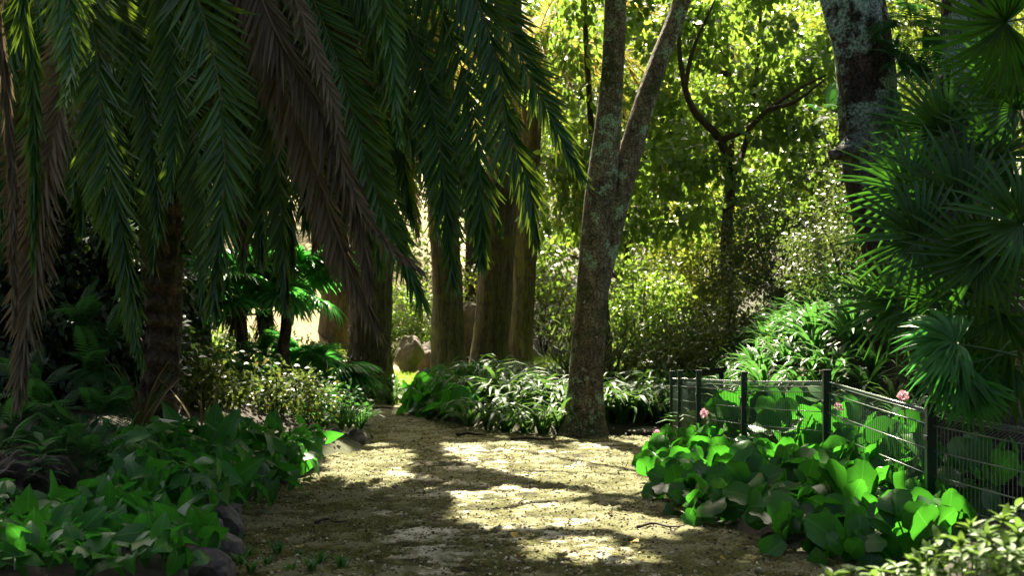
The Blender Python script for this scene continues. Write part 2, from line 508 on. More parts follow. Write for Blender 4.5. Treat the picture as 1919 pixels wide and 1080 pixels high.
M['bark_big'] = bark_mat('dark_fissured_bark', (.012, .009, .007), (.055, .04, .03), (.15, .115, .095), (.34, .46, .37), .92, None, 8, .3, 1.0, lscale=.9, pale=(.6, .52, .5), lz=(2.7, 3.7))
M['bark_brown'] = bark_mat('brown_furrowed_bark', (.028, .022, .013), (.075, .06, .036), (.15, .12, .075), None, .3, (.09, .085, .015), 9, .12, .9)
M['bark_dark'] = bark_mat('dark_bark', (.03, .02, .012), (.07, .05, .03), (.12, .09, .055), None, .3, (.03, .04, .012), 9, .3, .8)
M['bark_palm'] = bark_mat('palm_trunk', (.03, .02, .012), (.085, .06, .035), (.15, .11, .065), None, .3, (.05, .06, .015), 8, 1.0, .9, ring=1.6)
M['rock'] = rock_mat('edge_rock', (.035, .03, .024), (.14, .12, .10), (.05, .055, .015))
M['rock_red'] = rock_mat('brown_boulder', (.05, .04, .026), (.13, .10, .065), (.07, .07, .015))
M['moss_rock'] = rock_mat('mossy_mound', (.008, .006, .004), (.03, .022, .012), (.02, .02, .005))
M['post'] = plain_mat('green_coated_metal', (.006, .02, .017), (.01, .03, .025), 20, .35, .5, .05)
M['wire'] = plain_mat('coated_wire', (.05, .085, .065), (.08, .12, .09), 20, .3, .9, .02)
M['board'] = plain_mat('dark_board', (.008, .01, .008), (.016, .02, .017), 10, .8, .15, .1)


# ------------------------------------------------------------------ the ground
def pol(pts):
    return np.array([G(*p)[:2] for p in pts])


PATH = pol([(300, 1330), (380, 1180), (432, 1080), (452, 995), (490, 932), (560, 885), (612, 856), (690, 846), (712, 826), (700, 800), (690, 784),
            (600, 781), (380, 777), (380, 758), (600, 756), (745, 756), (768, 776), (900, 808), (1060, 820), (1250, 817), (1310, 813),
            (1296, 862), (1262, 866), (1236, 905), (1318, 985), (1450, 1032), (1625, 1080), (1800, 1180), (2000, 1330)])


def poly_sd(pts, poly):
    """signed distance, positive outside"""
    p = np.asarray(pts, float); a = poly; b = np.roll(poly, -1, axis=0)
    best = np.full(len(p), 1e9); inside = np.zeros(len(p), bool)
    for i in range(len(a)):
        e = b[i] - a[i]; w = p - a[i]
        t = np.clip((w @ e) / (e @ e), 0, 1)
        best = np.minimum(best, ((w - t[:, None] * e) ** 2).sum(1))
        c = (a[i, 1] > p[:, 1]) != (b[i, 1] > p[:, 1])
        if abs(e[1]) > 1e-12:
            xi = a[i, 0] + (p[:, 1] - a[i, 1]) / e[1] * e[0]
            inside ^= c & (p[:, 0] < xi)
    d = np.sqrt(best)
    return np.where(inside, -d, d)


def ground_z(x, y):
    x = np.atleast_1d(np.asarray(x, float)); y = np.atleast_1d(np.asarray(y, float))
    dp = poly_sd(np.stack([x, y], 1), PATH)
    out = sstep(0.02, .35, dp)
    z = -.06 * (1 - out)
    left = sstep(.2, -.6, x) * sstep(27.5, 25, y)
    z = z + left * (.12 * sstep(.0, .3, dp) + .5 * sstep(.25, 1.9, dp) * sstep(8.2, 12.2, y))
    z = z + (1 - left) * .12 * sstep(.05, .6, dp) * sstep(40, 30, y)
    z = z + np.minimum(.75 * np.maximum(0, x - 2.3), 3) * sstep(14, 18.5, y) * sstep(45, 30, y) * out
    z = z + .032 * np.maximum(0, y - 27.5) * sstep(.0, .8, dp)
    z = z + 3.2 * sstep(-2.6, -7, x) * sstep(31, 44, y)
    z = z + .16 * np.maximum(0, y - 47)
    z = z + .05 * (vnoise(x * 1.7, y * 1.7, 3) - .5) * out
    return z


def gz(x, y):
    return float(ground_z(x, y)[0])


def ground_mat():
    m, nt, out = mat_new('garden_soil')
    geo = N(nt, "ShaderNodeNewGeometry")
    n1 = N(nt, "ShaderNodeTexNoise", i_Scale=14.0, i_Detail=8.0, i_Roughness=.75); L(nt, geo.outputs["Position"], n1.inputs["Vector"])
    n2 = N(nt, "ShaderNodeTexNoise", i_Scale=.6, i_Detail=4.0); L(nt, geo.outputs["Position"], n2.inputs["Vector"])
    r1 = ramp(nt, [(.3, (.008, .006, .003)), (.55, (.03, .02, .01)), (.75, (.07, .05, .025))], n1.outputs["Fac"])
    r2 = ramp(nt, [(.45, (0, 0, 0)), (.6, (1, 1, 1))], n2.outputs["Fac"])
    mx = N(nt, "ShaderNodeMixRGB", i_Color2=(.05, .06, .012, 1)); L(nt, r2.outputs[0], mx.inputs[0]); L(nt, r1.outputs[0], mx.inputs[1])
    # dry sandy earth far off on the left slope
    sp = N(nt, "ShaderNodeSeparateXYZ"); L(nt, geo.outputs["Position"], sp.inputs[0])
    mr = N(nt, "ShaderNodeMapRange", n_1=29.0, n_2=33.0); L(nt, sp.outputs[1], mr.inputs[0])
    ml = N(nt, "ShaderNodeMapRange", n_1=-1.6, n_2=-3.0); L(nt, sp.outputs[0], ml.inputs[0])
    mm = N(nt, "ShaderNodeMath", operation='MULTIPLY'); L(nt, mr.outputs[0], mm.inputs[0]); L(nt, ml.outputs[0], mm.inputs[1])
    r3 = ramp(nt, [(.3, (.15, .12, .045)), (.7, (.28, .225, .095))], n1.outputs["Fac"])
    mx2 = N(nt, "ShaderNodeMixRGB"); L(nt, mm.outputs[0], mx2.inputs[0]); L(nt, mx.outputs[0], mx2.inputs[1]); L(nt, r3.outputs[0], mx2.inputs[2])
    p = N(nt, "ShaderNodeBsdfPrincipled", i_Roughness=.95); L(nt, mx2.outputs[0], p.inputs["Base Color"])
    bp = N(nt, "ShaderNodeBump", i_Strength=.8, i_Distance=.04); L(nt, n1.outputs["Fac"], bp.inputs["Height"]); L(nt, bp.outputs[0], p.inputs["Normal"])
    L(nt, p.outputs[0], out.inputs[0])
    return m


def grid_mesh(xs, ys, zfun, keep=None):
    X, Y = np.meshgrid(xs, ys)
    Z = zfun(X.ravel(), Y.ravel())
    V = np.stack([X.ravel(), Y.ravel(), Z], 1)
    nx, ny = len(xs), len(ys)
    i = np.arange(ny - 1)[:, None] * nx; j = np.arange(nx - 1)[None, :]
    F = np.stack([i + j, i + j + 1, i + nx + j + 1, i + nx + j], -1).reshape(-1, 4)
    if keep is not None:
        k = keep(X.ravel(), Y.ravel())
        F = F[k[F].any(1)]
        used = np.zeros(len(V), bool); used[F] = True
        mp = np.cumsum(used) - 1
        V = V[used]; F = mp[F]
    return V, F


xs = np.concatenate([-np.geomspace(160, 9, 24), np.linspace(-8.8, 8.8, 120), np.geomspace(9, 160, 24)])
ys = np.concatenate([np.linspace(-40, 4, 14), np.linspace(4.4, 34, 150), np.geomspace(34.5, 300, 50)])
mb = MB(); V, F = grid_mesh(xs, ys, ground_z); mb.add(V, F)
tag(mb.build('ground', [ground_mat()]), kind='structure')


def path_mat():
    m, nt, out = mat_new('mossy_gravel_path')
    geo = N(nt, "ShaderNodeNewGeometry")
    hg = N(nt, "ShaderNodeAttribute", attribute_name="hgt")
    ed = N(nt, "ShaderNodeAttribute", attribute_name="edge")
    n1 = N(nt, "ShaderNodeTexNoise", i_Scale=55.0, i_Detail=6.0, i_Roughness=.7); L(nt, geo.outputs["Position"], n1.inputs["Vector"])
    n2 = N(nt, "ShaderNodeTexNoise", i_Scale=1.1, i_Detail=6.0, i_Roughness=.65); L(nt, geo.outputs["Position"], n2.inputs["Vector"])
    n3 = N(nt, "ShaderNodeTexNoise", i_Scale=9.0, i_Detail=4.0); L(nt, geo.outputs["Position"], n3.inputs["Vector"])
    a = N(nt, "ShaderNodeMath", operation='MULTIPLY_ADD', n_1=.45); L(nt, n1.outputs["Fac"], a.inputs[0]); L(nt, hg.outputs["Fac"], a.inputs[2])
    r1 = ramp(nt, [(.53, (.006, .004, .0015)), (.63, (.036, .028, .010)), (.71, (.22, .19, .10)), (.86, (.62, .57, .42))], a.outputs[0])
    b = N(nt, "ShaderNodeMath", operation='MULTIPLY_ADD', n_1=.55); L(nt, ed.outputs["Fac"], b.inputs[0]); L(nt, n2.outputs["Fac"], b.inputs[2])
    c = N(nt, "ShaderNodeMath", operation='MULTIPLY_ADD', n_1=.35); L(nt, n3.outputs["Fac"], c.inputs[0]); L(nt, b.outputs[0], c.inputs[2])
    r2 = ramp(nt, [(.52, (0, 0, 0)), (.69, (1, 1, 1))], c.outputs[0])
    rm = ramp(nt, [(.38, (.018, .018, .002)), (.66, (.14, .145, .02))], n1.outputs["Fac"])
    lo = N(nt, "ShaderNodeMath", operation='MULTIPLY', n_1=.85); L(nt, r2.outputs[0], lo.inputs[0])
    mx = N(nt, "ShaderNodeMixRGB"); L(nt, lo.outputs[0], mx.inputs[0]); L(nt, r1.outputs[0], mx.inputs[1]); L(nt, rm.outputs[0], mx.inputs[2])
    p = N(nt, "ShaderNodeBsdfPrincipled", i_Roughness=.8); p.inputs["Specular IOR Level"].default_value = .12
    L(nt, mx.outputs[0], p.inputs["Base Color"])
    bp = N(nt, "ShaderNodeBump", i_Strength=1.0, i_Distance=.03); L(nt, n1.outputs["Fac"], bp.inputs["Height"]); L(nt, bp.outputs[0], p.inputs["Normal"])
    L(nt, p.outputs[0], out.inputs[0])
    return m


ysl = [5.6]
while ysl[-1] < 31:
    ysl.append(ysl[-1] + max(.02, ysl[-1] ** 2 / 4600))
ys = np.array(ysl)
xs = np.concatenate([np.linspace(-8, -3.1, 40)[:-1], np.arange(-3.1, 3.1, .017), np.linspace(3.12, 8, 40)])
HG = {}


def path_h(x, y):
    big = vnoise(x * 2.6, y * 2.0, 1)
    md = vnoise(x * 6.5, y * 4.6, 6)
    st = vnoise(x * 14, y * 10, 2)
    fi = vnoise(x * 41, y * 37, 4)
    h = .5 + 1.5 * (.24 * (big - .5) + .36 * (md - .5) + .28 * (st - .5) + .2 * (fi - .5))
    HG['h'] = h
    return .002 + .055 * (h - .5) + .02 * (vnoise(x * .8, y * .8, 9) - .5)


def path_keep(x, y):
    return poly_sd(np.stack([x, y], 1), PATH) < .10 + .12 * (vnoise(x * 3, y * 3, 5) - .5)


V, F = grid_mesh(xs, ys, path_h, path_keep)
mb = MB(); mb.add(V, F)
po = mb.build('path', [path_mat()])
tag(po, kind='structure')
hv = path_h(V[:, 0], V[:, 1]); at = po.data.attributes.new('hgt', 'FLOAT', 'POINT'); at.data.foreach_set('value', HG['h'].astype(np.float32))
ev = 1 - np.clip(-poly_sd(V[:, :2], PATH) / 1.0, 0, 1)
at = po.data.attributes.new('edge', 'FLOAT', 'POINT'); at.data.foreach_set('value', ev.astype(np.float32))

# lawns beyond the bend, with blades of grass on them
lawn_m = plain_mat('lawn_turf', (.06, .12, .012), (.12, .2, .025), 5, .9, .2, .4)


def lawn(poly, name):
    lo, hi = poly.min(0), poly.max(0)
    xs_ = np.arange(lo[0] - .3, hi[0] + .3, .3); ys_ = np.arange(lo[1] - .3, hi[1] + .3, .4)
    V, F = grid_mesh(xs_, ys_, lambda x, y: ground_z(x, y) + .03, lambda x, y: poly_sd(np.stack([x, y], 1), poly) < 0)
    mb = MB(); mb.add(V, F); tag(mb.build(name, [lawn_m]), kind='structure')
    n = 7000
    p = np.stack([rng.uniform(lo[0], hi[0], n), rng.uniform(lo[1], hi[1], n)], 1)
    p = p[poly_sd(p, poly) < .1]
    pos = np.column_stack([p, ground_z(p[:, 0], p[:, 1]) + .02])
    return pos


g1 = lawn(np.array([[-3.2, 28.8], [.6, 28.8], [1.2, 31], [-.5, 37], [-3, 37]]), 'lawn')
g2 = lawn(np.array([[.3, 36], [3.2, 36], [4.5, 46], [.5, 47]]), 'lawn')
pos = np.concatenate([g1, g2]); n = len(pos)
mb = MB()
add_leaves(mb, tpl_strap(2, .2, .12), pos, unit(np.array([0, 0, 1.0]) + .5 * rand_dir(n)), rand_dir(n), rng.uniform(.06, .16, n))
M['grass'] = leaf_mat('grass_blade', (.06, .13, .015), (.12, .22, .03), (.4, .55, .06), .45, .5, .4)
tag(mb.build('grass', [M['grass']]), kind='stuff')


# ------------------------------------------------------------------ trees
def limb_mesh(mb, pts, r0, r1, sides=10, n=14, rough=.12, seed=0, mat=0, flare=0.0):
    q = catmull(pts, n)
    t = np.linspace(0, 1, n)
    rad = r0 + (r1 - r0) * t
    if flare:
        rad = rad * (1 + flare * np.exp(-t * n / 2.2))
    V, F = tube(q, rad, sides, rough, 3.0, seed)
    mb.add(V, F, mat)
    return q


# openings in the leaf roof: where the photograph shows pools of sun (ground points and sunlit plants)
def proj0(p):
    p = np.asarray(p, float)
    return (p - SUN * (p[..., 2:3] / SUN[2]))[..., :2]


OPEN = [pol([(855, 836), (960, 832), (1085, 858), (1225, 905), (1205, 928), (1060, 902), (960, 884), (890, 862)]),
        pol([(1075, 842), (1150, 846), (1232, 872), (1222, 892), (1150, 872)]),
        pol([(640, 850), (745, 845), (735, 882), (650, 882)]),
        pol([(605, 893), (700, 882), (765, 895), (705, 922), (620, 907)]),
        pol([(415, 985), (605, 975), (595, 1012), (480, 1024)]),
        pol([(870, 935), (960, 918), (1060, 930), (1045, 988), (960, 988), (890, 966)]),
        pol([(1120, 962), (1260, 985), (1240, 1004), (1150, 988)]),
        pol([(640, 780), (640, 758), (790, 756), (780, 772)])]


def veg_open(pts):
    OPEN.append(np.array([proj0(P(*p)) for p in pts]))


veg_open([(1320, 760, 16), (1560, 740, 15.5), (1760, 760, 12.5), (1730, 850, 12), (1560, 850, 13.5), (1400, 930, 12.5), (1330, 920, 13)])
veg_open([(1250, 690, 19.6), (1400, 690, 15.8), (1560, 690, 13.3), (1760, 740, 10.3), (1740, 790, 10), (1540, 740, 12.7), (1385, 740, 15), (1250, 720, 19)])
veg_open([(1640, 1080, 5.2), (1940, 1080, 5.0), (1940, 930, 5.6), (1740, 990, 5.6)])
veg_open([(1400, 640, 22), (1690, 600, 20), (1700, 700, 17), (1400, 700, 17)])
veg_open([(1660, 580, 9.3), (1870, 580, 9.3), (1850, 770, 9.2), (1670, 770, 9.2)])
veg_open([(220, 830, 11), (480, 800, 13), (470, 850, 12), (240, 890, 10.6)])
veg_open([(60, 1000, 9), (280, 980, 9), (260, 1040, 8.6), (90, 1040, 8.6)])
veg_open([(540, 780, 19), (700, 760, 19), (700, 830, 18.5), (540, 830, 18.5)])
veg_open([(880, 740, 23), (1060, 720, 22), (1240, 720, 21), (1240, 760, 19.5), (1060, 770, 20), (900, 770, 22)])
veg_open([(400, 480, 22), (640, 480, 22), (640, 720, 21), (560, 760, 20), (400, 740, 20)])
veg_open([(760, 750, 27), (860, 740, 27), (860, 780, 26), (770, 770, 26)])
veg_open([(1060, 620, 20), (1180, 620, 20.3), (1200, 300, 20.3), (1090, 300, 20.1)])
veg_open([(1000, 290, 11.6), (1110, 300, 11.6), (1060, 520, 11.6), (980, 480, 11.6)])


def blocked_ok(q, slack=.26):
    ok = np.ones(len(q), bool)
    for poly in OPEN:
        ok &= poly_sd(q, poly) > slack
    return ok


def roof_leaves(mb, tpl, xr, yr, n, size):
    """high crown leaves above the frame; they keep clear of the gaps the sun comes through"""
    q = np.stack([rng.uniform(*xr, n), rng.uniform(*yr, n)], 1)
    clump = vnoise(q[:, 0] * .8 + 50, q[:, 1] * .5, 21)
    bed_gap = (poly_sd(q, PATH) > .35) & (vnoise(q[:, 0] * 1.5 + 9, q[:, 1] * 1.1, 33) > .56) & ((q[:, 1] > 7.4) | (q[:, 0] < 2))
    q = q[(blocked_ok(q)) & ~bed_gap & (rng.random(n) < np.where(poly_sd(q, PATH) < .3, .8, .25 + 1.1 * clump))]
    m = len(q)
    h = rng.uniform(8.6, 11.8, m)
    for _ in range(3):
        Yw = q[:, 1] + SUN[1] / SUN[2] * h
        h = np.maximum(h, 2.1 + .2345 * Yw)
    pos = np.column_stack([q, np.zeros(m)]) + SUN * (h / SUN[2])[:, None]
    z = unit(rand_dir(m) * .5 + SUN * .9)
    y = unit(rand_dir(m) - np.array([0, 0, .4]))
    pos = pos - y * (size * .45)
    add_leaves(mb, tpl, pos, y, z, size * rng.uniform(.8, 1.3, m))


# --- twin-stemmed lichen tree in the middle
root = thing('twin_trunk_tree', 'tall tree with two pale lichen-spotted trunks rising from the strap-leaf bed', 'tree', P(1092, 812, 20.4))
o0 = np.array(root.location)
mb = MB()
main = np.array([P(1092, 830, 20.4), P(1098, 700, 20.4), P(1106, 600, 20.4), P(1118, 450, 20.4), P(1132, 300, 20.4), P(1147, 150, 20.4), P(1154, 0, 20.4), P(1160, -250, 20.6), P(1150, -480, 21)])
q = catmull(main, 90)
tt = np.linspace(0, 1, 90)
rad = np.interp(tt, [0, .03, .09, .2, .36, .5, .7, 1], [.42, .31, .245, .22, .225, .17, .145, .07])
V, F = tube(q - o0, rad, 28, .09, 3, 4); mb.add(V, F)
tm = mb.build('trunk', [M['bark_lichen']], root)
mb = MB()
sec = np.array([P(1120, 560, 20.42), P(1140, 450, 20.45), P(1165, 350, 20.5), P(1195, 240, 20.6), P(1230, 130, 20.7), P(1275, 10, 20.9), P(1320, -150, 21.2), P(1370, -400, 21.8)])
q = catmull(sec, 60); tt = np.linspace(0, 1, 60)
rad = np.interp(tt, [0, .12, .3, .6, 1], [.14, .18, .155, .13, .06])
V, F = tube(q - o0, rad, 24, .09, 3, 9); mb.add(V, F)
mb.build('trunk', [M['bark_lichen']], root)
mb = MB()
for k in range(9):
    a = k / 9 * 6.28
    p0 = P(1160, -300, 20.6) if k % 2 else P(1350, -330, 21.6)
    p1 = p0 + np.array([math.cos(a) * 3, math.sin(a) * 4, 1.2]); p2 = p0 + np.array([math.cos(a) * 6, math.sin(a) * 8, 1.8])
    limb_mesh(mb, np.array([p0, p1, p2]) - o0, .08, .02, 6, 8)
mb.build('limb', [M['bark_lichen']], root)
mb = MB()
roof_leaves(mb, tpl_leaf(.75, .2, .2), (-2.6, 3.6), (3.0, 27.5), 21000, .30)
mb.v = [v - o0 for v in mb.v]
mb.build('crown', [M['linden']], root)

# --- leaning lichen-covered tree on the right
root = thing('leaning_tree', 'thick dark tree with pale lichen patches leaning left behind the mesh fence', 'tree', P(1895, 965, 11.2))
o0 = np.array(root.location)
mb = MB()
q = catmull(np.array([P(1898, 990, 11.2), P(1880, 900, 11.3), P(1838, 780, 11.6), P(1760, 620, 12.1), P(1680, 450, 12.5), P(1640, 330, 12.6), P(1628, 230, 12.6), P(1622, 130, 12.6), P(1600, 0, 12.6), P(1570, -160, 12.7), P(1540, -420, 13)]), 110)
tt = np.linspace(0, 1, 110)
rad = np.interp(tt, [0, .05, .15, .4, .5, .58, .62, .75, 1], [.44, .38, .32, .27, .25, .24, .245, .29, .2])
V, F = tube(q - o0, rad, 40, .17, 4, 12); mb.add(V, F)
mb.build('trunk', [M['bark_big']], root)
mb = MB()
q = catmull(np.array([P(1615, 265, 12.5), P(1580, 285, 12.3), P(1560, 290, 12.2)]), 10)
V, F = tube(q - o0, np.linspace(.12, .05, 10), 14, .3, 4, 3); mb.add(V, F)
mb.build('branch_stub', [M['bark_big']], root)
mb = MB()
q = catmull(np.array([P(1790, 690, 12.1), P(1790, 520, 12.7), P(1800, 330, 13.0), P(1822, 150, 13.2), P(1835, 0, 13.3), P(1850, -300, 13.6)]), 60)
V, F = tube(q - o0, np.linspace(.25, .3, 60), 30, .2, 4, 15); mb.add(V, F)
mb.build('trunk', [M['bark_big']], root)
mb = MB()
roof_leaves(mb, tpl_leaf(.75, .2, .2), (3.2, 9), (3.0, 22), 11000, .30)
mb.v = [v - o0 for v in mb.v]
mb.build('crown', [M['linden']], root)


# --- ferns growing on trunks and on the dark bank
def fern_frond_mesh(nm, length=.5, pairs=16):
    mb = MB()
    t = np.linspace(0, 1, 24)
    pts = np.stack([np.zeros(24), t * length * (1 - .15 * t), .25 * length * t - .55 * length * t ** 2], 1)
    V, F = tube(pts, np.linspace(.004, .0015, 24), 4); mb.add(V, F, 1)
    k = np.linspace(.12, .98, pairs)
    for s in (-1, 1):
        pos = np.stack([np.interp(k, t, pts[:, i]) for i in range(3)], 1)
        ln = length * .26 * np.sin(np.pi * (k * .8 + .16)) + .01
        y = np.stack([np.full(pairs, s * 1.0), .35 + .4 * k, -.25 - .2 * k], 1)
        add_leaves(mb, tpl_leaf(.17, .2, .15, 'lance'), pos, y, np.tile([0, .2, 1.0], (pairs, 1)), ln)
    return mb.mesh(nm, [M['fern'], M['stem']])


FERN = [fern_frond_mesh('fern_frond', .5), fern_frond_mesh('fern_frond', .42, 14)]


def aim(o, y, z):
    Y = Vector(unit(y)); Z = Vector(unit(z)); X = Y.cross(Z)
    if X.length < 1e-4:
        X = Vector((1, 0, 0))
    X.normalize(); Z = X.cross(Y)
    o.matrix_local = Matrix.LocRotScale(o.location, Matrix((X, Y, Z)).transposed().to_3x3(), o.scale)


def set_obj(o, loc, y, z, sc=1.0):
    o.location = tuple(loc); o.scale = (sc,) * 3
    aim(o, y, z)


def fern(loc, label, n=8, size=1.0, out=(0, -1, 0), group=None, spread=1.0):
    root = thing('fern', label, 'fern', loc, group)
    out = unit(np.array(out, float))
    for k in range(n):
        o = link('frond', FERN[k % 2], root)
        y = unit(out + spread * rand_dir(1)[0] + np.array([0, 0, .15]))
        set_obj(o, rng.normal(size=3) * .03, y, unit(np.array([0, 0, 1.0]) + .3 * out), size * rng.uniform(.7, 1.2))
    return root


for (px, py, d, sc) in [(1690, 110, 12.35, .8), (1712, 215, 12.3, .7), (1700, 40, 12.35, .85), (1740, 60, 12.5, .9), (1735, 160, 12.5, 1.0), (1710, 130, 12.5, .9), (1755, 240, 12.6, .9), (1680, 235, 12.4, .8), (1560, 205, 12.7, .7)]:
    fern(P(px, py, d), 'bright green fern growing on the bark of the leaning lichen tree', 8, sc, (-.2, -1, .1), 'ferns on the leaning tree')


# --- tall trunks beyond the bend
def tall_tree(label, base, top, r0, r1, mat, seed, sides=26, flare=.35, roof=None, lean=0.0):
    base = np.array(base); top = np.array(top)
    root = thing('tall_tree', label, 'tree', base)
    mb = MB()
    mid = (base + top) / 2 + np.array([lean, 0, 0])
    q = catmull(np.array([base - [0, 0, .3], base + (mid - base) * .3 + [lean * .3, 0, 0], mid, top]), 60)
    t = np.linspace(0, 1, 60)
    rad = (r0 + (r1 - r0) * t) * (1 + flare * np.exp(-t * 14))
    V, F = tube(q - base, rad, sides, .14, 5, seed); mb.add(V, F)
    mb.build('trunk', [mat], root)
    mb = MB()
    for k in range(6):
        a = k * 1.05 + seed
        p2 = top + np.array([math.cos(a) * 4, math.sin(a) * 4, 2.0])
        limb_mesh(mb, np.array([top - [0, 0, .5], (top + p2) / 2 + [0, 0, .6], p2]) - base, r1 * .6, .03, 6, 8)
    mb.build('limb', [mat], root)
    mb = MB()
    if roof:
        roof_leaves(mb, tpl_leaf(.75, .2, .2), *roof)
        mb.v = [v - base for v in mb.v]
    else:
        c = top - base + rand_dir(16) * np.array([3.6, 3.6, 1.5]) + [0, 0, 3.2]
        leaf_clumps(mb, tpl_leaf(.7), c, 1.2, 60, .26)
    mb.build('crown', [M['gold']], root)
    return root


def on_ground(px, d):
    x = (px - 960) / FPX * d
    return np.array([x, d, gz(x, d)])


tall_tree('dark furrowed tree trunk standing left of its paler neighbour past the path bend', on_ground(843, 33), on_ground(843, 33) + [-.35, .5, 10.3], .40, .30, M['bark_brown'], 3, roof=((-9, -2.4), (3, 27), 9000, .32))
tall_tree('slightly leaning furrowed trunk second from the left past the path bend', on_ground(915, 34), on_ground(915, 34) + [.55, .5, 11], .42, .32, M['bark_brown'], 8, lean=.1)
tall_tree('brown trunk seen between the small fan palms on the left', on_ground(388, 25), on_ground(388, 25) + [-1.6, 1.5, 12.5], .2, .14, M['bark_brown'], 6)
tall_tree('wide brown trunk partly hidden behind the hanging dry fronds', on_ground(630, 38), on_ground(630, 38) + [-.2, 0, 12], .42, .35, M['bark_brown'], 11)


# ------------------------------------------------------------------ palms
def frond_mesh(nm, pts, n_leaf=105, llen=.46, lw=.029, facing=None, spread=1.0, droop=.15, start=.2, mats=None, r0=.022, seed=0, flatten=0.0, miss=.08):
    pts = np.asarray(pts, float)
    q = catmull(pts, 70)
    mb = MB()
    V, F = tube(q, np.linspace(r0, .004, 70), 6); mb.add(V, F, 1)
    T = unit(np.gradient(q, axis=0)); s = np.linspace(0, 1, 70)
    k = np.linspace(start, 1.0, n_leaf)
    facing = np.array([0, -1, .15]) if facing is None else np.asarray(facing, float)
    tplf = tpl_strap(4, .55, 1.0, .95)
    for sd in (-1, 1):
        kk = np.clip(k + rng.normal(0, .002, n_leaf), 0, 1)
        keep = rng.random(n_leaf) > miss
        kk = kk[keep]; m = len(kk)
        pos = np.stack([np.interp(kk, s, q[:, i]) for i in range(3)], 1)
        t = unit(np.stack([np.interp(kk, s, T[:, i]) for i in range(3)], 1))
        nrm = unit(facing - t * (t @ facing)[:, None])
        side = np.cross(t, nrm) * sd
        ang = np.radians(np.interp(kk, [0, .3, .85, 1], [62, 52, 34, 8]) * spread + rng.normal(0, 6.5, m))
        grp = np.sin(np.arange(m) * 2.4 + sd) * .16
        y = t * np.cos(ang)[:, None] + side * np.sin(ang)[:, None] + nrm * (.22 + grp)[:, None]
        y = unit(y + np.array([0, 0, -1.0]) * (droop * rng.uniform(.6, 1.4, m))[:, None])
        brk = rng.random(m) < .06
        y[brk] = unit(y[brk] * .35 + np.array([0, 0, -1.0]) + .3 * rand_dir(brk.sum()))
        z = unit(nrm + side * (.75 + .5 * grp[:, None]) * -1 + .25 * rand_dir(m))
        ln = llen * np.interp(kk, [0, start, start + .18, .6, .9, 1], [.3, .35, .9, 1.0, .75, .5]) * rng.uniform(.85, 1.1, m)
        add_leaves(mb, tplf, pos, y, z, ln, 0, .2 + .8 * rng.random(m), wsc=np.full(m, lw) * rng.uniform(.8, 1.2, m))
    return mb.mesh(nm, mats or [M['frond'], M['rachis']])


CROWN = np.array([-3.35, 14.0, 6.4])
palm = thing('date_palm', 'large date palm with long drooping dark fronds and a shaggy dark trunk on the left', 'palm', P(302, 772, 14.5))
p0 = np.array(palm.location)
mb = MB()
q = catmull(np.array([p0 - [0, 0, .5], p0 + [0, 0, .8], P(303, 500, 14.4), P(306, 200, 14.3), CROWN]), 80)
rad = np.interp(np.linspace(0, 1, 80), [0, .08, .2, .8, 1], [.27, .21, .185, .2, .34])
V, F = tube(q - p0, rad, 22, .22, 9, 5); mb.add(V, F)
# old leaf bases stand proud of the trunk in a spiral
for k in range(190):
    t = k / 190; a = k * 2.4
    i = min(78, int(t * 79)); c = q[i] - p0
    d = np.array([math.cos(a), math.sin(a), 0])
    r = rad[i]
    s = np.array([-d[1], d[0], 0])
    b0 = c + d * r * .85
    V = np.array([b0 - s * .045, b0 + s * .045, b0 + s * .02 + d * .055 + [0, 0, .085], b0 - s * .02 + d * .055 + [0, 0, .085], b0 - [0, 0, .09]])
    mb.add(V, [np.array([[0, 1, 2, 3]]), np.array([[4, 1, 0], [0, 3, 4], [1, 4, 2], [2, 4, 3]])])
mb.build('trunk', [M['bark_palm']], palm, smooth=False)

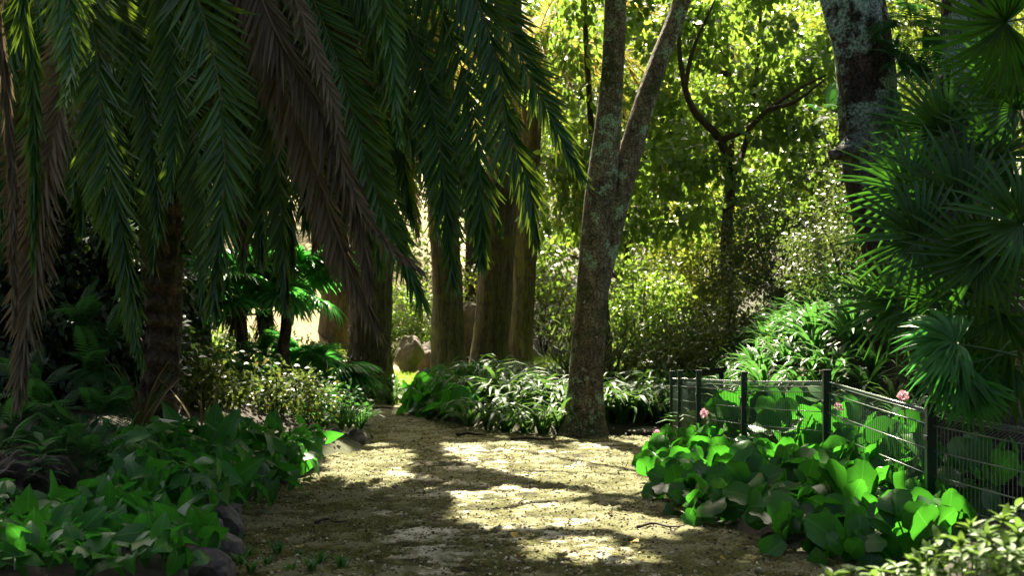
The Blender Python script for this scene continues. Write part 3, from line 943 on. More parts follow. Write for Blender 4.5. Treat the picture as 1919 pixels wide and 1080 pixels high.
FR = [  # pixel course of each hanging frond, depth from top to tip, kind, options
    ([(8, -60), (12, 150), (24, 330), (28, 590)], 11.0, 10.6, 'dry', dict(llen=.3, spread=.32, droop=.5)),
    ([(52, -40), (62, 120), (66, 300), (64, 480)], 11.2, 11.0, 'green', dict(llen=.36, spread=.4, droop=.35)),
    ([(118, -120), (130, -10), (134, 110), (131, 170)], 9.6, 9.2, 'green', dict(llen=.42, spread=1.0, droop=.1)),
    ([(150, -80), (178, 60), (192, 220), (212, 340), (255, 565)], 10.6, 10.4, 'green', dict(llen=.52, spread=1.0)),
    ([(262, -60), (310, 60), (352, 200), (380, 380), (386, 560)], 12.6, 12.2, 'green', dict(llen=.42)),
    ([(350, -70), (385, 40), (412, 170), (422, 310), (402, 560)], 10.4, 10.0, 'green', dict(llen=.5, spread=1.05)),
    ([(205, -70), (252, 80), (282, 230), (300, 420)], 11.6, 11.3, 'green', dict(llen=.42)),
    ([(300, -90), (318, 60), (330, 200), (322, 350)], 11.0, 10.7, 'green', dict(llen=.4, spread=.9)),
    ([(450, -30), (492, 150), (516, 290), (530, 430), (541, 560)], 12.2, 12.0, 'green', dict(llen=.42)),
    ([(500, 20), (560, 130), (620, 250), (672, 390), (692, 520)], 11.4, 11.2, 'dry', dict(llen=.52, spread=.75, droop=.75)),
    ([(520, 120), (585, 300), (640, 460), (705, 600)], 11.8, 11.6, 'dry', dict(llen=.5, spread=.8, droop=.4)),
    ([(560, -60), (620, 80), (668, 230), (712, 380), (790, 560)], 12.0, 11.6, 'green', dict(llen=.44)),
    ([(690, -80), (722, 20), (738, 130), (748, 240)], 10.2, 10.0, 'green', dict(llen=.36, spread=.85)),
    ([(640, -90), (750, 20), (800, 150), (826, 290), (850, 520)], 12.4, 12.0, 'green', dict(llen=.5)),
    ([(760, -90), (830, 20), (872, 150), (895, 260), (905, 480)], 12.2, 11.9, 'green', dict(llen=.5)),
    ([(790, -140), (880, -30), (932, 110), (952, 240), (990, 340), (1008, 440)], 11.8, 11.3, 'green', dict(llen=.52)),
    ([(800, -170), (905, -50), (978, 110), (1036, 225), (1082, 320)], 12.0, 11.6, 'green', dict(llen=.46)),
    ([(690, -20), (800, 160), (862, 330), (905, 470)], 12.8, 12.5, 'green', dict(llen=.4)),
    ([(780, 60), (880, 280), (915, 350), (938, 425)], 12.4, 12.2, 'green', dict(llen=.26, spread=.6, droop=.5)),
    ([(90, 300), (70, 450), (52, 600), (38, 730)], 11.4, 11.2, 'dry_dark', dict(llen=.55, spread=.7)),
    ([(190, 280), (225, 450), (250, 590), (268, 670)], 12.4, 12.2, 'green', dict(llen=.4, spread=.8, droop=.3)),
    ([(610, 150), (650, 330), (715, 440), (782, 500)], 11.2, 11.0, 'dry', dict(llen=.3, spread=.5, droop=.35)),
]


def make_frond(course, d0, d1, kind, opt, label=None):
    ds = np.linspace(d0, d1, len(course))
    pp = [P(x, y, d) for (x, y), d in zip(course, ds)]
    first = pp[0]
    c = CROWN + np.array([rng.normal(0, .12), -.2, rng.normal(0, .1)])
    ap = (c + first) / 2 + np.array([0, 0, .55 + .35 * abs(first[0] - c[0]) / 3])
    pts = np.array([c, c * .6 + ap * .4 + [0, 0, .25], ap] + pp) - p0
    ln = np.linalg.norm(np.diff(pts, axis=0), axis=1).sum()
    mats = [M['frond_dry'], M['rachis_dry']] if kind.startswith('dry') else None
    me = frond_mesh('frond', pts, int(38 * ln), facing=unit([rng.normal(0, .25), -1, rng.uniform(-.1, .35)]), mats=mats, start=.16, **opt)
    o = link('frond', me, palm)
    if label:
        o['label'] = label
    return o


for k, (c, a, b, kind, opt) in enumerate(FR):
    make_frond(c, a, b, kind, opt, 'dry brown hanging frond' if kind.startswith('dry') else None)
# fronds deeper in the crown
for k in range(74):
    x = rng.uniform(-60, 840); y = rng.uniform(250, 520) - abs(x - 400) * .05
    sh = (x - 330) * .45
    c = [(x - sh * .9, -90), (x - sh * .45, 60), (x - sh * .15, 240), (x, y)]
    d = rng.uniform(12.8, 17.0)
    make_frond(c, d, d, 'green' if k % 7 else 'dry', dict(llen=.5, droop=.2))


# --- fan palms
def fan_leaf_mesh(nm, r=.55, nseg=40, arc=280, split=.45, mat=None, petiole=.5, droop=.25, w=.034):
    mb = MB()
    ang = np.radians(np.linspace(-arc / 2, arc / 2, nseg) + rng.normal(0, 1.5, nseg))
    tplf = tpl_strap(4, .6, 1.0, .96)
    for k, a in enumerate(ang):
        L_ = r * (1 - .18 * (abs(a) / math.radians(arc / 2)) ** 2) * rng.uniform(.9, 1.05)
        y = np.array([math.sin(a), math.cos(a), 0])
        n = 6
        t = np.linspace(0, 1, n)
        bend = droop * rng.uniform(.5, 1.5)
        wid = w * np.interp(t, [0, .15, split, .75, 1], [.15, .8, 1.0, .62, .04]) * (r / .55)
        perp = np.array([y[1], -y[0], 0])
        cz = .10 * np.sin(t * 3.0) * r - bend * L_ * t ** 3
        c = y * (t * L_)[:, None] + np.array([0, 0, 1.0]) * cz[:, None]
        zf = rng.uniform(.3, 1.5) * wid
        V = np.empty((n * 3, 3))
        V[0::3] = c - perp * wid[:, None] + np.array([0, 0, 1.0]) * zf[:, None]
        V[1::3] = c
        V[2::3] = c + perp * wid[:, None] + np.array([0, 0, 1.0]) * zf[:, None]
        Q = []
        for i in range(n - 1):
            b = 3 * i
            Q += [(b, b + 1, b + 4, b + 3), (b + 1, b + 2, b + 5, b + 4)]
        mb.add(V, np.array(Q), 0, rng.random())
    t = np.linspace(0, 1, 10)
    pts = np.stack([np.zeros(10), -t * petiole, -.12 * petiole * t ** 2], 1)
    V, F = tube(pts, np.linspace(.006, .012, 10), 5); mb.add(V, F, 1)
    return mb.mesh(nm, [mat or M['fan'], M['stem']])


FAN = [fan_leaf_mesh('fan_leaf', .58, 28, 260, w=.017, droop=.08), fan_leaf_mesh('fan_leaf', .54, 24, 220, droop=.16, w=.017), fan_leaf_mesh('fan_leaf', .62, 24, 190, droop=.05, w=.017)]
FAND = fan_leaf_mesh('fan_leaf', .5, 22, 200, mat=M['frond_dry'], droop=.6, w=.014)
FANB = [fan_leaf_mesh('fan_leaf', .5, 34, 230, mat=M['fan_sunlit']), fan_leaf_mesh('fan_leaf', .5, 32, 270, mat=M['fan_sunlit'], droop=.35)]

fp = thing('fan_palm', 'large dark green fan palm spreading its leaves in from the right edge above the fence', 'palm', (4.05, 9.9, gz(4.05, 9.9)))
f0 = np.array(fp.location)
mb = MB()
q = catmull(np.array([f0 - [0, 0, .3], f0 + [0, 0, 1.0], P(1985, 420, 9.9), P(1960, 150, 9.9)]), 40)
V, F = tube(q - f0, np.interp(np.linspace(0, 1, 40), [0, .1, 1], [.17, .13, .16]), 16, .3, 8, 3); mb.add(V, F)
mb.build('trunk', [M['bark_palm']], fp)
FL = [  # hub pixel, depth, direction of the middle segment in the picture, facing, size, kind
    (1722, 445, 9.5, (-1, .1), (-.35, -1, .3), 1.0, 0), (1842, 480, 9.3, (-.6, -.75), (-.1, -1, .2), 1.05, 0),
    (1800, 392, 9.6, (-.75, .65), (-.2, -1, .4), 1.1, 2), (1858, 300, 9.8, (-.3, .95), (.1, -1, .3), 1.0, 1),
    (1885, 40, 9.2, (-1, -.12), (0, -.7, -.5), 1.1, 0), (1905, 90, 9.5, (-.6, -.8), (0, -1, .1), .9, 1),
    (1905, 205, 9.8, (-.5, .85), (.1, -1, .2), 1.0, 0), (1760, 560, 9.8, (-.8, -.55), (-.2, -1, .4), .95, 1),
    (1880, 590, 9.4, (-.35, -.9), (.1, -1, .1), 1.0, 1), (1915, 420, 9.2, (-.7, .3), (.1, -1, .2), 1.0, 0),
    (1830, 560, 9.9, (-.9, -.2), (-.1, -1, .3), .95, 2), (1795, 630, 9.7, (-1, .05), (-.1, -1, .5), .82, 3),
    (1812, 668, 9.6, (-.85, -.5), (-.1, -1, .4), .78, 3), (1900, 690, 9.6, (-.8, -.3), (0, -1, .2), .9, 1),
    (1680, 570, 10.0, (-.9, -.3), (-.2, -1, .3), .85, 0), (1700, 360, 9.9, (-.9, .35), (-.2, -1, .3), .95, 0), (1770, 250, 10.1, (-.6, .8), (-.1, -1, .3), .95, 2), (1860, 700, 9.7, (-.4, -.9), (0, -1, .2), .85, 1), (1790, 645, 9.2, (-1, .12), (-.1, -.8, .7), .8, 3), (1800, 690, 9.25, (-.9, -.35), (-.1, -.8, .7), .75, 3), (1825, 715, 9.2, (-.6, -.75), (-.1, -.9, .5), .7, 3),
    (1730, 330, 10.2, (-.7, .6), (-.1, -1, .1), .9, 1), (1870, 150, 10.2, (-.8, -.5), (0, -1, .3), .9, 0),
    (1850, 650, 9.9, (-.2, -1), (0, -1, .1), .8, 4), (1900, 620, 10.1, (-.1, -1), (0, -1, .1), .85, 4),
    (1800, 480, 10.3, (-.6, .6), (-.1, -1, .1), 1.05, 1), (1900, 330, 10.4, (-.4, -.6), (0, -1, .1), 1.05, 0), (1890, 520, 10.2, (-.9, .2), (0, -1, .2), 1.05, 2)]
for (px, py, d, dirp, face, s, k) in FL:
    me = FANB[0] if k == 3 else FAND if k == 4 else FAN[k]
    o = link('fan_leaf', me, fp)
    set_obj(o, P(px, py, d) - f0, (dirp[0], .15, dirp[1]), face, s)
    if k == 4:
        o['label'] = 'withered brown fan leaf'
    if k == 3:
        o['label'] = 'sunlit bright green fan leaf'


def small_fan_palm(base, h, label, n=14, skirt=True, size=.8, lean=(0, 0), r=.09, bright=True, name='small_fan_palm'):
    base = np.array(base)
    root = thing(name, label, 'palm', base)
    top = np.array([lean[0], lean[1], h])
    mb = MB()
    q = catmull(np.array([[0, 0, -.3], [lean[0] * .2, lean[1] * .2, h * .45], top]), 30)
    V, F = tube(q, np.interp(np.linspace(0, 1, 30), [0, .6, 1], [r, r * .95, r * 1.25]), 14, .3, 10, 4); mb.add(V, F)
    mb.build('trunk', [M['bark_palm']], root)
    if skirt:
        mb = MB()
        m = 120
        a = rng.uniform(0, 6.28, m); zz = h - rng.uniform(0, .45, m)
        pos = np.stack([lean[0] + np.cos(a) * r, lean[1] + np.sin(a) * r, zz], 1)
        y = np.stack([np.cos(a) * .5, np.sin(a) * .5, np.full(m, -1.0)], 1)
        add_leaves(mb, tpl_strap(3, .4, .1), pos, y, np.stack([np.cos(a), np.sin(a), np.zeros(m)], 1), rng.uniform(.15, .3, m))
        tag(mb.build('fibre_skirt', [M['frond_dry']], root), kind='stuff')
    for k in range(n):
        a = k * 2.399 + rng.normal(0, .2); el = rng.uniform(-.25, 1.0)
        d = np.array([math.cos(a) * math.cos(el), math.sin(a) * math.cos(el), math.sin(el)])
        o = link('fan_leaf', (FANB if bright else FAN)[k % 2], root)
        set_obj(o, top + d * .45 * size, d, unit(np.array([0, 0, 1.0]) + .4 * rand_dir(1)[0] + d * .2), size)
    return root


def bed(px, d):
    x = (px - 960) / FPX * d
    return (x, d, gz(x, d))


small_fan_palm(bed(528, 21.5), 1.55, 'small fan palm with a slim dark trunk, right of the two on the left bed', 16, False, 1.25, (.12, 0))
small_fan_palm(bed(458, 21), 1.35, 'small fan palm with a brown fibrous skirt under its crown', 18, True, 1.25, (-.12, 0))
small_fan_palm(bed(497, 24), 1.5, 'stubby fan palm with shaggy brown stem behind the other two', 16, True, 1.3, (.0, 0), r=.12)
small_fan_palm(bed(585, 22.5), .35, 'low trunkless fan palm with spiky bright green leaves at ground level', 22, False, 1.2, (0, 0))
small_fan_palm(bed(470, 22.5), .3, 'low dark fan palm clump beneath the skirted palm', 14, False, .85, (0, 0), bright=False)


# --- palms in the distance: patterned trunk, and a sunlit yellow crown
def far_palm(base, h, r, label, mat, lean=0, nf=26, fm='frond_sunlit', flen=3.6, shagg=True):
    base = np.array(base)
    root = thing('far_date_palm', label, 'palm', base)
    top = np.array([lean, 0, h])
    mb = MB()
    q = catmull(np.array([[0, 0, -.4], [lean * .3, 0, h * .4], top]), 60)
    rd = np.interp(np.linspace(0, 1, 60), [0, .06, .15, 1], [r * 1.35, r * 1.12, r, r * .9])
    V, F = tube(q, rd, 24, .12, 5, 7); mb.add(V, F)
    if shagg:
        for k in range(260):
            i = min(58, int(k / 260 * 59)); a = k * 2.399
            d = np.array([math.cos(a), math.sin(a), 0]); s = np.array([-d[1], d[0], 0]); b0 = q[i] + d * rd[i] * .97
            V = np.array([b0 - s * .11, b0 + s * .11, b0 + s * .05 + d * .05 + [0, 0, .09], b0 - s * .05 + d * .05 + [0, 0, .09], b0 - [0, 0, .12]])
            mb.add(V, [np.array([[0, 1, 2, 3]]), np.array([[4, 1, 0], [0, 3, 4], [1, 4, 2], [2, 4, 3]])])
    mb.build('trunk', [mat], root, smooth=not shagg)
    ms = []
    for v in range(3):
        t = np.linspace(0, 1, 6)
        pts = np.stack([np.zeros(6), t * flen, (1.0 - .25 * v) * np.sin(t * 2.2) - (1.6 + .5 * v) * t ** 2.2], 1)
        ms.append(frond_mesh('frond', pts, 70, .5, .04, facing=(0, .2, 1), mats=[M[fm], M['rachis']], start=.12))
    for k in range(nf):
        o = link('frond', ms[k % 3], root)
        a = k * 2.399; el = rng.uniform(-.5, .8)
        d = np.array([math.cos(a) * math.cos(el), math.sin(a) * math.cos(el), math.sin(el)])
        set_obj(o, top, d, unit(np.array([0, 0, 1.0]) + .01 * d), rng.uniform(.85, 1.1))
    return root


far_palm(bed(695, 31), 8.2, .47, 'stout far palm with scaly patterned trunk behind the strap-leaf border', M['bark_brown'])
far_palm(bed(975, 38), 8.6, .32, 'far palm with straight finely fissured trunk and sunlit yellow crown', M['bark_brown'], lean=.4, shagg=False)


# ------------------------------------------------------------------ linden-like tree with visible limbs
root = thing('heart_leaf_tree', 'sunlit tree with heart-shaped yellow-green leaves and a forked dark limb', 'tree', bed(1368, 26))
o0 = np.array(root.location)
mb = MB()
limb_mesh(mb, np.array([o0 - [0, 0, .2], P(1364, 520, 26), P(1362, 440, 26), P(1372, 330, 25.8)]) - o0, .14, .085, 14, 24, .12, 1)
mb.build('trunk', [M['bark_dark']], root)
for pts, r0, r1 in [([P(1372, 335, 25.8), P(1350, 262, 25.5), P(1300, 205, 25.2), P(1278, 130, 25), P(1270, 20, 25)], .085, .03),
                    ([P(1355, 262, 25.5), P(1405, 238, 25.2), P(1440, 205, 25), P(1500, 165, 24.8), P(1550, 140, 24.6)], .06, .02),
                    ([P(1440, 205, 25), P(1490, 190, 24.6), P(1545, 150, 24.3)], .045, .02),
                    ([P(1372, 335, 25.8), P(1400, 260, 26.5), P(1420, 120, 27), P(1430, -60, 27)], .06, .025),
                    ([P(1285, 160, 25.1), P(1300, 90, 25), P(1340, 0, 24.8)], .045, .015)]:
    mb = MB(); limb_mesh(mb, np.array(pts) - o0, r0, r1, 8, 24, .1, 2)
    mb.build('limb', [M['bark_dark']], root)
mb = MB()
cs = []
for k in range(150):
    px, py = rng.uniform(1150, 1640), rng.uniform(-90, 455)
    if py > 330 and rng.random() < .35: continue
    cs.append(P(px, py, rng.uniform(25.1, 29.5)) - o0)
cs = [c for c in cs if min(poly_sd(proj0(c + o0)[None], p_)[0] for p_ in OPEN[:8]) > .4]
leaf_clumps(mb, tpl_leaf(.95, .15, .2, 'heart'), cs, .42, 78, .135, up=.5, hang=.6)
cs = [P(rng.uniform(1180, 1620), rng.uniform(-500, -60), rng.uniform(24, 30)) - o0 for _ in range(70)]
cs = [c for c in cs if blocked_ok(proj0(c + o0)[None], .75)[0]]
leaf_clumps(mb, tpl_leaf(.95, .15, .2, 'heart'), cs, .7, 26, .17, up=.5, hang=.6)
mb.build('crown', [M['linden']], root)
# spray of pale leaves left of the twin trunks
root = thing('slender_tree', 'slender tree with hanging pale leaves just left of the twin trunks', 'tree', bed(1150, 28.5))
o0 = np.array(root.location)
mb = MB(); limb_mesh(mb, np.array([[0, 0, -.2], P(1120, 400, 28.5) - o0, P(1100, 100, 28) - o0, P(1090, -150, 27.6) - o0]), .09, .04, 10, 24)
mb.build('trunk', [M['bark_dark']], root)
mb = MB()
cs = [P(1085 + rng.normal(0, 35), rng.uniform(-80, 420), rng.uniform(27.2, 29)) - o0 for _ in range(40)] + [P(rng.uniform(1050, 1290), rng.uniform(250, 470), rng.uniform(27.5, 30)) - o0 for _ in range(30)]
leaf_clumps(mb, tpl_leaf(.5, .2, .3, 'lance'), cs, .42, 40, .19, up=.3, hang=.9)
mb.build('crown', [M['linden']], root)


# ------------------------------------------------------------------ background trees
def broad_tree_proto(name, label, mat, bark, h, rad, leaf, nclump, per, grp):
    root = thing(name, label, 'tree', (0, 0, 0), grp)
    mb = MB()
    limb_mesh(mb, np.array([[0, 0, -.5], [.1, 0, h * .25], [-.1, .1, h * .5], [0, 0, h * .8]]), .3, .08, 12, 30, .12, 3, flare=.5)
    mb.build('trunk', [bark], root)
    for k in range(7):
        a = k * 2.4; z0 = h * (.22 + .07 * k)
        mb = MB()
        limb_mesh(mb, np.array([[0, 0, z0], [math.cos(a) * rad * .4, math.sin(a) * rad * .4, z0 + .8], [math.cos(a) * rad * .8, math.sin(a) * rad * .8, z0 + 1.2]]), .1, .02, 6, 10)
        mb.build('limb', [bark], root)
    mb = MB()
    d = rand_dir(nclump)
    q = rng.random(nclump) ** .4
    c = d * q[:, None] * np.array([rad, rad, h * .46]) + [0, 0, h * .54]
    leaf_clumps(mb, tpl_small(.6), c, rng.uniform(.7, 1.5, nclump), per, leaf)
    mb.build('crown', [mat], root)
    return root


protos = [broad_tree_proto('broadleaf_tree', 'sunlit yellow-green broadleaf tree in the thicket behind the garden', M['gold'], M['bark_dark'], 13, 5.0, .22, 85, 120, 'trees in the thicket behind the garden'),
          broad_tree_proto('broadleaf_tree', 'sunlit yellow-green broadleaf tree in the thicket behind the garden', M['linden'], M['bark_dark'], 12, 4.6, .2, 85, 120, 'trees in the thicket behind the garden'),
          broad_tree_proto('dark_evergreen_tree', 'dense dark evergreen tree in the gloom behind the date palm', M['dark'], M['bark_dark'], 11, 2.6, .19, 150, 130, 'dark trees behind the date palm')]
spots = [(0, -16, 62, 1.2), (0, -7, 58, 1.15), (1, -1.5, 52, 1.15), (0, 4.0, 50, 1.1), (1, 9.0, 44, 1.1), (0, 13.5, 40, 1.1), (1, 17, 34, 1.1), (0, 7, 56, 1.3), (1, 15, 54, 1.3), (0, 1, 66, 1.5), (1, -12, 70, 1.5),
         (0, 22, 48, 1.3), (0, 11.5, 31, .8), (1, 8.3, 34, .85), (0, 6.2, 40, .9), (1, 3.4, 43, .95),
         (2, -6.3, 17.5, .62), (2, -7.8, 19.5, .8), (2, -5.9, 20.5, .62), (2, -7.0, 24, .8), (2, -9.5, 23, 1.1), (2, -8.6, 27, .95), (2, -6.6, 22, .7),
         (2, -9, -5, 1.0), (2, -5, -11, 1.0), (2, 0.5, -14, 1.1), (2, 5, -11, 1.0), (2, 9, -5, 1.0), (2, 11, 2, 1.0), (2, -11, 2, 1.0)]  # unseen trees round the camera, added to block low sky light
used = set()
for (k, x, y, s) in spots:
    pr = protos[k]
    loc = (x, y, gz(x, y))
    if k not in used:
        used.add(k)
        pr.location = loc; pr.scale = (s,) * 3; pr.rotation_euler = (0, 0, rng.uniform(0, 6.28))
    else:
        copy_thing(pr, loc, rng.uniform(0, 6.28), s)


# ------------------------------------------------------------------ shrubs
def shrub(name, label, base, size, mat, leaf, nclump, per, tpl=None, group=None, stems=6, cr=.32):
    base = np.array(base, float); size = np.array(size, float)
    root = thing(name, label, 'shrub', base, group)
    mb = MB()
    for k in range(stems):
        a = k * 2.399
        p2 = np.array([math.cos(a) * size[0] * .5, math.sin(a) * size[1] * .5, size[2] * .75])
        limb_mesh(mb, np.array([[math.cos(a) * .05, math.sin(a) * .05, -.1], p2 * [.4, .4, .5], p2]), .025, .008, 5, 8)
    mb.build('stem', [M['twig']], root)
    mb = MB()
    d = rand_dir(nclump); d[:, 2] = np.abs(d[:, 2]) * 1.0
    c = d * (rng.random(nclump) ** .4)[:, None] * size * [1, 1, .85] + [0, 0, size[2] * .12]
    c = c + rng.normal(0, .06, c.shape)
    leaf_clumps(mb, tpl or tpl_small(.55), c, cr * rng.uniform(.7, 1.3, nclump), per, leaf)
    mb.build('foliage', [mat], root)
    return root


def sh(px, py, d):           # base of a shrub whose foot is seen at a pixel
    p = P(px, py, d)
    return (p[0], d, gz(p[0], d))


shrub('olive_shrub', 'broad olive-dark shrub right of the twin trunks', sh(1290, 680, 24), (1.0, 1.0, 1.5), M['olive'], .085, 55, 70)
shrub('olive_shrub', 'dark rounded shrub in front of the small dark tree trunk', sh(1360, 660, 22), (.8, .8, 1.35), M['olive'], .08, 45, 70)
shrub('glossy_shrub', 'grey-green small-leaved shrub glittering below the heart-leaf tree', sh(1460, 600, 24.5), (1.3, 1.2, 2.1), M['glossy'], .075, 90, 75)
shrub('glossy_shrub', 'glittering small-leaved shrub against the fan palm', sh(1590, 600, 20), (1.0, 1.0, 1.6), M['glossy'], .065, 70, 75)
shrub('glossy_shrub', 'tall glossy shrub at the back of the bank beside the leaning tree', sh(1640, 560, 25), (1.3, 1.2, 2.4), M['glossy'], .08, 80, 70)
shrub('sunlit_shrub', 'yellow-green sunlit bush between the boulders and the hanging fronds', sh(770, 640, 42), (1.5, 1.3, 2.6), M['linden'], .12, 75, 70)
shrub('sunlit_shrub', 'tall golden bush behind the tall trunks', sh(890, 640, 46), (1.9, 1.3, 3.2), M['gold'], .13, 90, 70)
shrub('sunlit_shrub', 'golden bush behind the oleander and far lawn', sh(1020, 600, 48), (1.8, 1.2, 3.0), M['gold'], .13, 80, 70)
shrub('hedge_bush', 'bright leafy bush behind the twin trunks and olive shrub', sh(1200, 600, 30), (1.3, 1.2, 2.7), M['linden'], .12, 80, 60)
shrub('hedge_bush', 'yellowish bush at the back between olive shrub and glossy shrub', sh(1330, 560, 32), (1.6, 1.2, 3.0), M['gold'], .12, 90, 60)
shrub('low_shrub', 'pale flecked low shrub beside the scaly palm trunk', sh(640, 690, 29), (.75, .6, 1.0), M['glossy'], .1, 40, 45)
shrub('low_shrub', 'small sunlit shrub under the skirted fan palm', sh(430, 760, 19.5), (.7, .6, .8), M['strap_bright'], .09, 40, 45)
shrub('low_shrub', 'leafy low shrub left of the rock-edged corner', sh(520, 790, 18.3), (.7, .5, .62), M['glossy'], .085, 40, 45)
shrub('low_shrub', 'bright low shrub filling behind the corner rocks', sh(600, 790, 19), (.55, .5, .5), M['strap_bright'], .075, 34, 45)
shrub('low_shrub', 'low sunlit shrub at the foot of the date palm', sh(370, 760, 17), (.6, .5, .7), M['olive'], .085, 36, 45)
for (px, d, sx, h, lab) in [(20, 15.5, .9, 2.4, 'black-green evergreen bush at the far left edge behind the mossy mound'), (120, 16.5, .9, 2.7, 'black-green evergreen bush left of the date palm'), (215, 16.0, .7, 2.2, 'black-green evergreen bush hard against the date palm trunk'), (70, 19, 1.2, 3.2, 'tall black-green evergreen bush behind the other two at the left edge'), (255, 19.5, .9, 2.7, 'tall black-green evergreen bush just behind the date palm trunk')]:
    shrub('evergreen_bush', lab, bed(px, d), (sx, .8, h), M['dark'], .12, 90, 80)
shrub('back_bush', 'green bush on the sandy slope behind the skirted fan palm', sh(400, 560, 30), (1.0, .8, 1.7), M['linden'], .11, 60, 60)
shrub('back_bush', 'leafy green bush on the sandy slope right of the small fan palms', sh(585, 600, 31), (.9, .8, 1.1), M['olive'], .11, 50, 60)
shrub('back_bush', 'shaded bush on the sandy slope close to the date palm trunk', sh(345, 600, 27), (.6, .6, 1.2), M['olive'], .1, 40, 60)
# oleander-like shrub with long narrow leaves
root = thing('oleander_shrub', 'oleander-like shrub with long narrow glinting leaves behind the twin trunks', 'shrub', bed(1110, 24))
mb = MB(); lv = MB()
for k in range(46):
    a = rng.uniform(0, 6.28); r = rng.uniform(.2, 1.05); h = rng.uniform(.7, 1.75)
    tip = np.array([math.cos(a) * r, math.sin(a) * r * .7, h])
    limb_mesh(mb, np.array([[tip[0] * .15, tip[1] * .15, -.1], tip * [.5, .5, .55], tip]), .012, .005, 5, 8)
    n = 26
    t = rng.uniform(.45, 1, n)
    pos = np.stack([np.interp(t, [0, .5, 1], [tip[i] * .15, tip[i] * .5, tip[i]]) if i < 2 else np.interp(t, [0, .5, 1], [-.1, h * .55, h]) for i in range(3)], 1)
    y = unit(rand_dir(n) * .9 + unit(tip) * .7 + [0, 0, .4])
    add_leaves(lv, tpl_strap(3, .3, .13), pos, y, unit(rand_dir(n) * .5 + [0, 0, 1.0]), rng.uniform(.14, .24, n))
mb.build('stem', [M['twig']], root); lv.build('foliage', [M['glossy']], root)


# ------------------------------------------------------------------ strap-leaved plants
def strap_leaf_mesh(nm, length, width, arch, n=7, mat=None):
    t = np.linspace(0, 1, n)
    th = np.radians(75) - np.radians(arch) * t ** 1.3
    ds = length / (n - 1)
    y = np.concatenate([[0], np.cumsum(np.cos(th[:-1]) * ds)]); z = np.concatenate([[0], np.cumsum(np.sin(th[:-1]) * ds)])
    w = width * .5 * np.interp(t, [0, .15, .5, .8, 1], [.7, .95, 1, .7, .05])
    V = np.empty((3 * n, 3))
    V[0::3] = np.stack([-w, y, z + w * .35], 1); V[1::3] = np.stack([0 * w, y, z], 1); V[2::3] = np.stack([w, y, z + w * .35], 1)
    Q = []
    for i in range(n - 1):
        b = 3 * i
        Q += [(b, b + 1, b + 4, b + 3), (b + 1, b + 2, b + 5, b + 4)]
    mb = MB(); mb.add(V, np.array(Q), 0, .5)
    return mb.mesh(nm, [mat or M['strap']])


def strap_plant(root, meshes, n, s=1.0, tilt=.15):
    for k in range(n):
        o = link('leaf', meshes[k % len(meshes)], root)
        a = k * 2.399 + rng.normal(0, .25)
        o.location = (math.cos(a) * .03, math.sin(a) * .03, 0)
        o.rotation_euler = (rng.normal(0, tilt), rng.normal(0, tilt), a)
        q = s * rng.uniform(.75, 1.15); o.scale = (q, q, q)


def strap_bush_mesh(nm, n, length, width, mat, arch=(60, 150), seed=0):
    """a whole plant seen from afar, leaves of one mesh"""
    mb = MB()
    for k in range(n):
        nn = 6; t = np.linspace(0, 1, nn); a = k * 2.399 + rng.normal(0, .3)
        Ln = length * rng.uniform(.65, 1.1); ar = rng.uniform(*arch)
        th = np.radians(rng.uniform(60, 85)) - np.radians(ar) * t ** 1.3
        r = np.concatenate([[0.02], .02 + np.cumsum(np.cos(th[:-1]) * Ln / (nn - 1))]); z = np.concatenate([[0], np.cumsum(np.sin(th[:-1]) * Ln / (nn - 1))])
        w = width * .5 * np.interp(t, [0, .2, .6, .85, 1], [.7, 1, .95, .6, .05])
        ca, sa = math.cos(a), math.sin(a)
        c = np.stack([r * ca, r * sa, z], 1); p = np.array([-sa, ca, 0])
        V = np.empty((3 * nn, 3))
        V[0::3] = c - p * w[:, None] + np.array([0, 0, 1]) * (w * .35)[:, None]; V[1::3] = c; V[2::3] = c + p * w[:, None] + np.array([0, 0, 1]) * (w * .35)[:, None]
        Q = []
        for i in range(nn - 1):
            b = 3 * i; Q += [(b, b + 1, b + 4, b + 3), (b + 1, b + 2, b + 5, b + 4)]
        mb.add(V, np.array(Q), 0, rng.random())
    return mb.mesh(nm, [mat])


SL = [strap_leaf_mesh('strap_leaf', .84, .045, 150), strap_leaf_mesh('strap_leaf', .78, .05, 175), strap_leaf_mesh('strap_leaf', .7, .042, 125)]


def plant_row(spots, label, group, n, s, meshes, name='strap_leaf_plant', cat='plant'):
    for (x, y) in spots:
        r = thing(name, label, cat, (x, y, gz(x, y)), group)
        strap_plant(r, meshes, n, s * rng.uniform(.9, 1.1))


def spots_in(poly, sp, tries=4000):
    lo, hi = poly.min(0), poly.max(0); res = []
    for _ in range(tries):
        p = rng.uniform(lo, hi)
        if poly_sd(p[None], poly)[0] < 0 and all((p[0] - q[0]) ** 2 + (p[1] - q[1]) ** 2 > sp * sp for q in res):
            res.append(p)
    return res


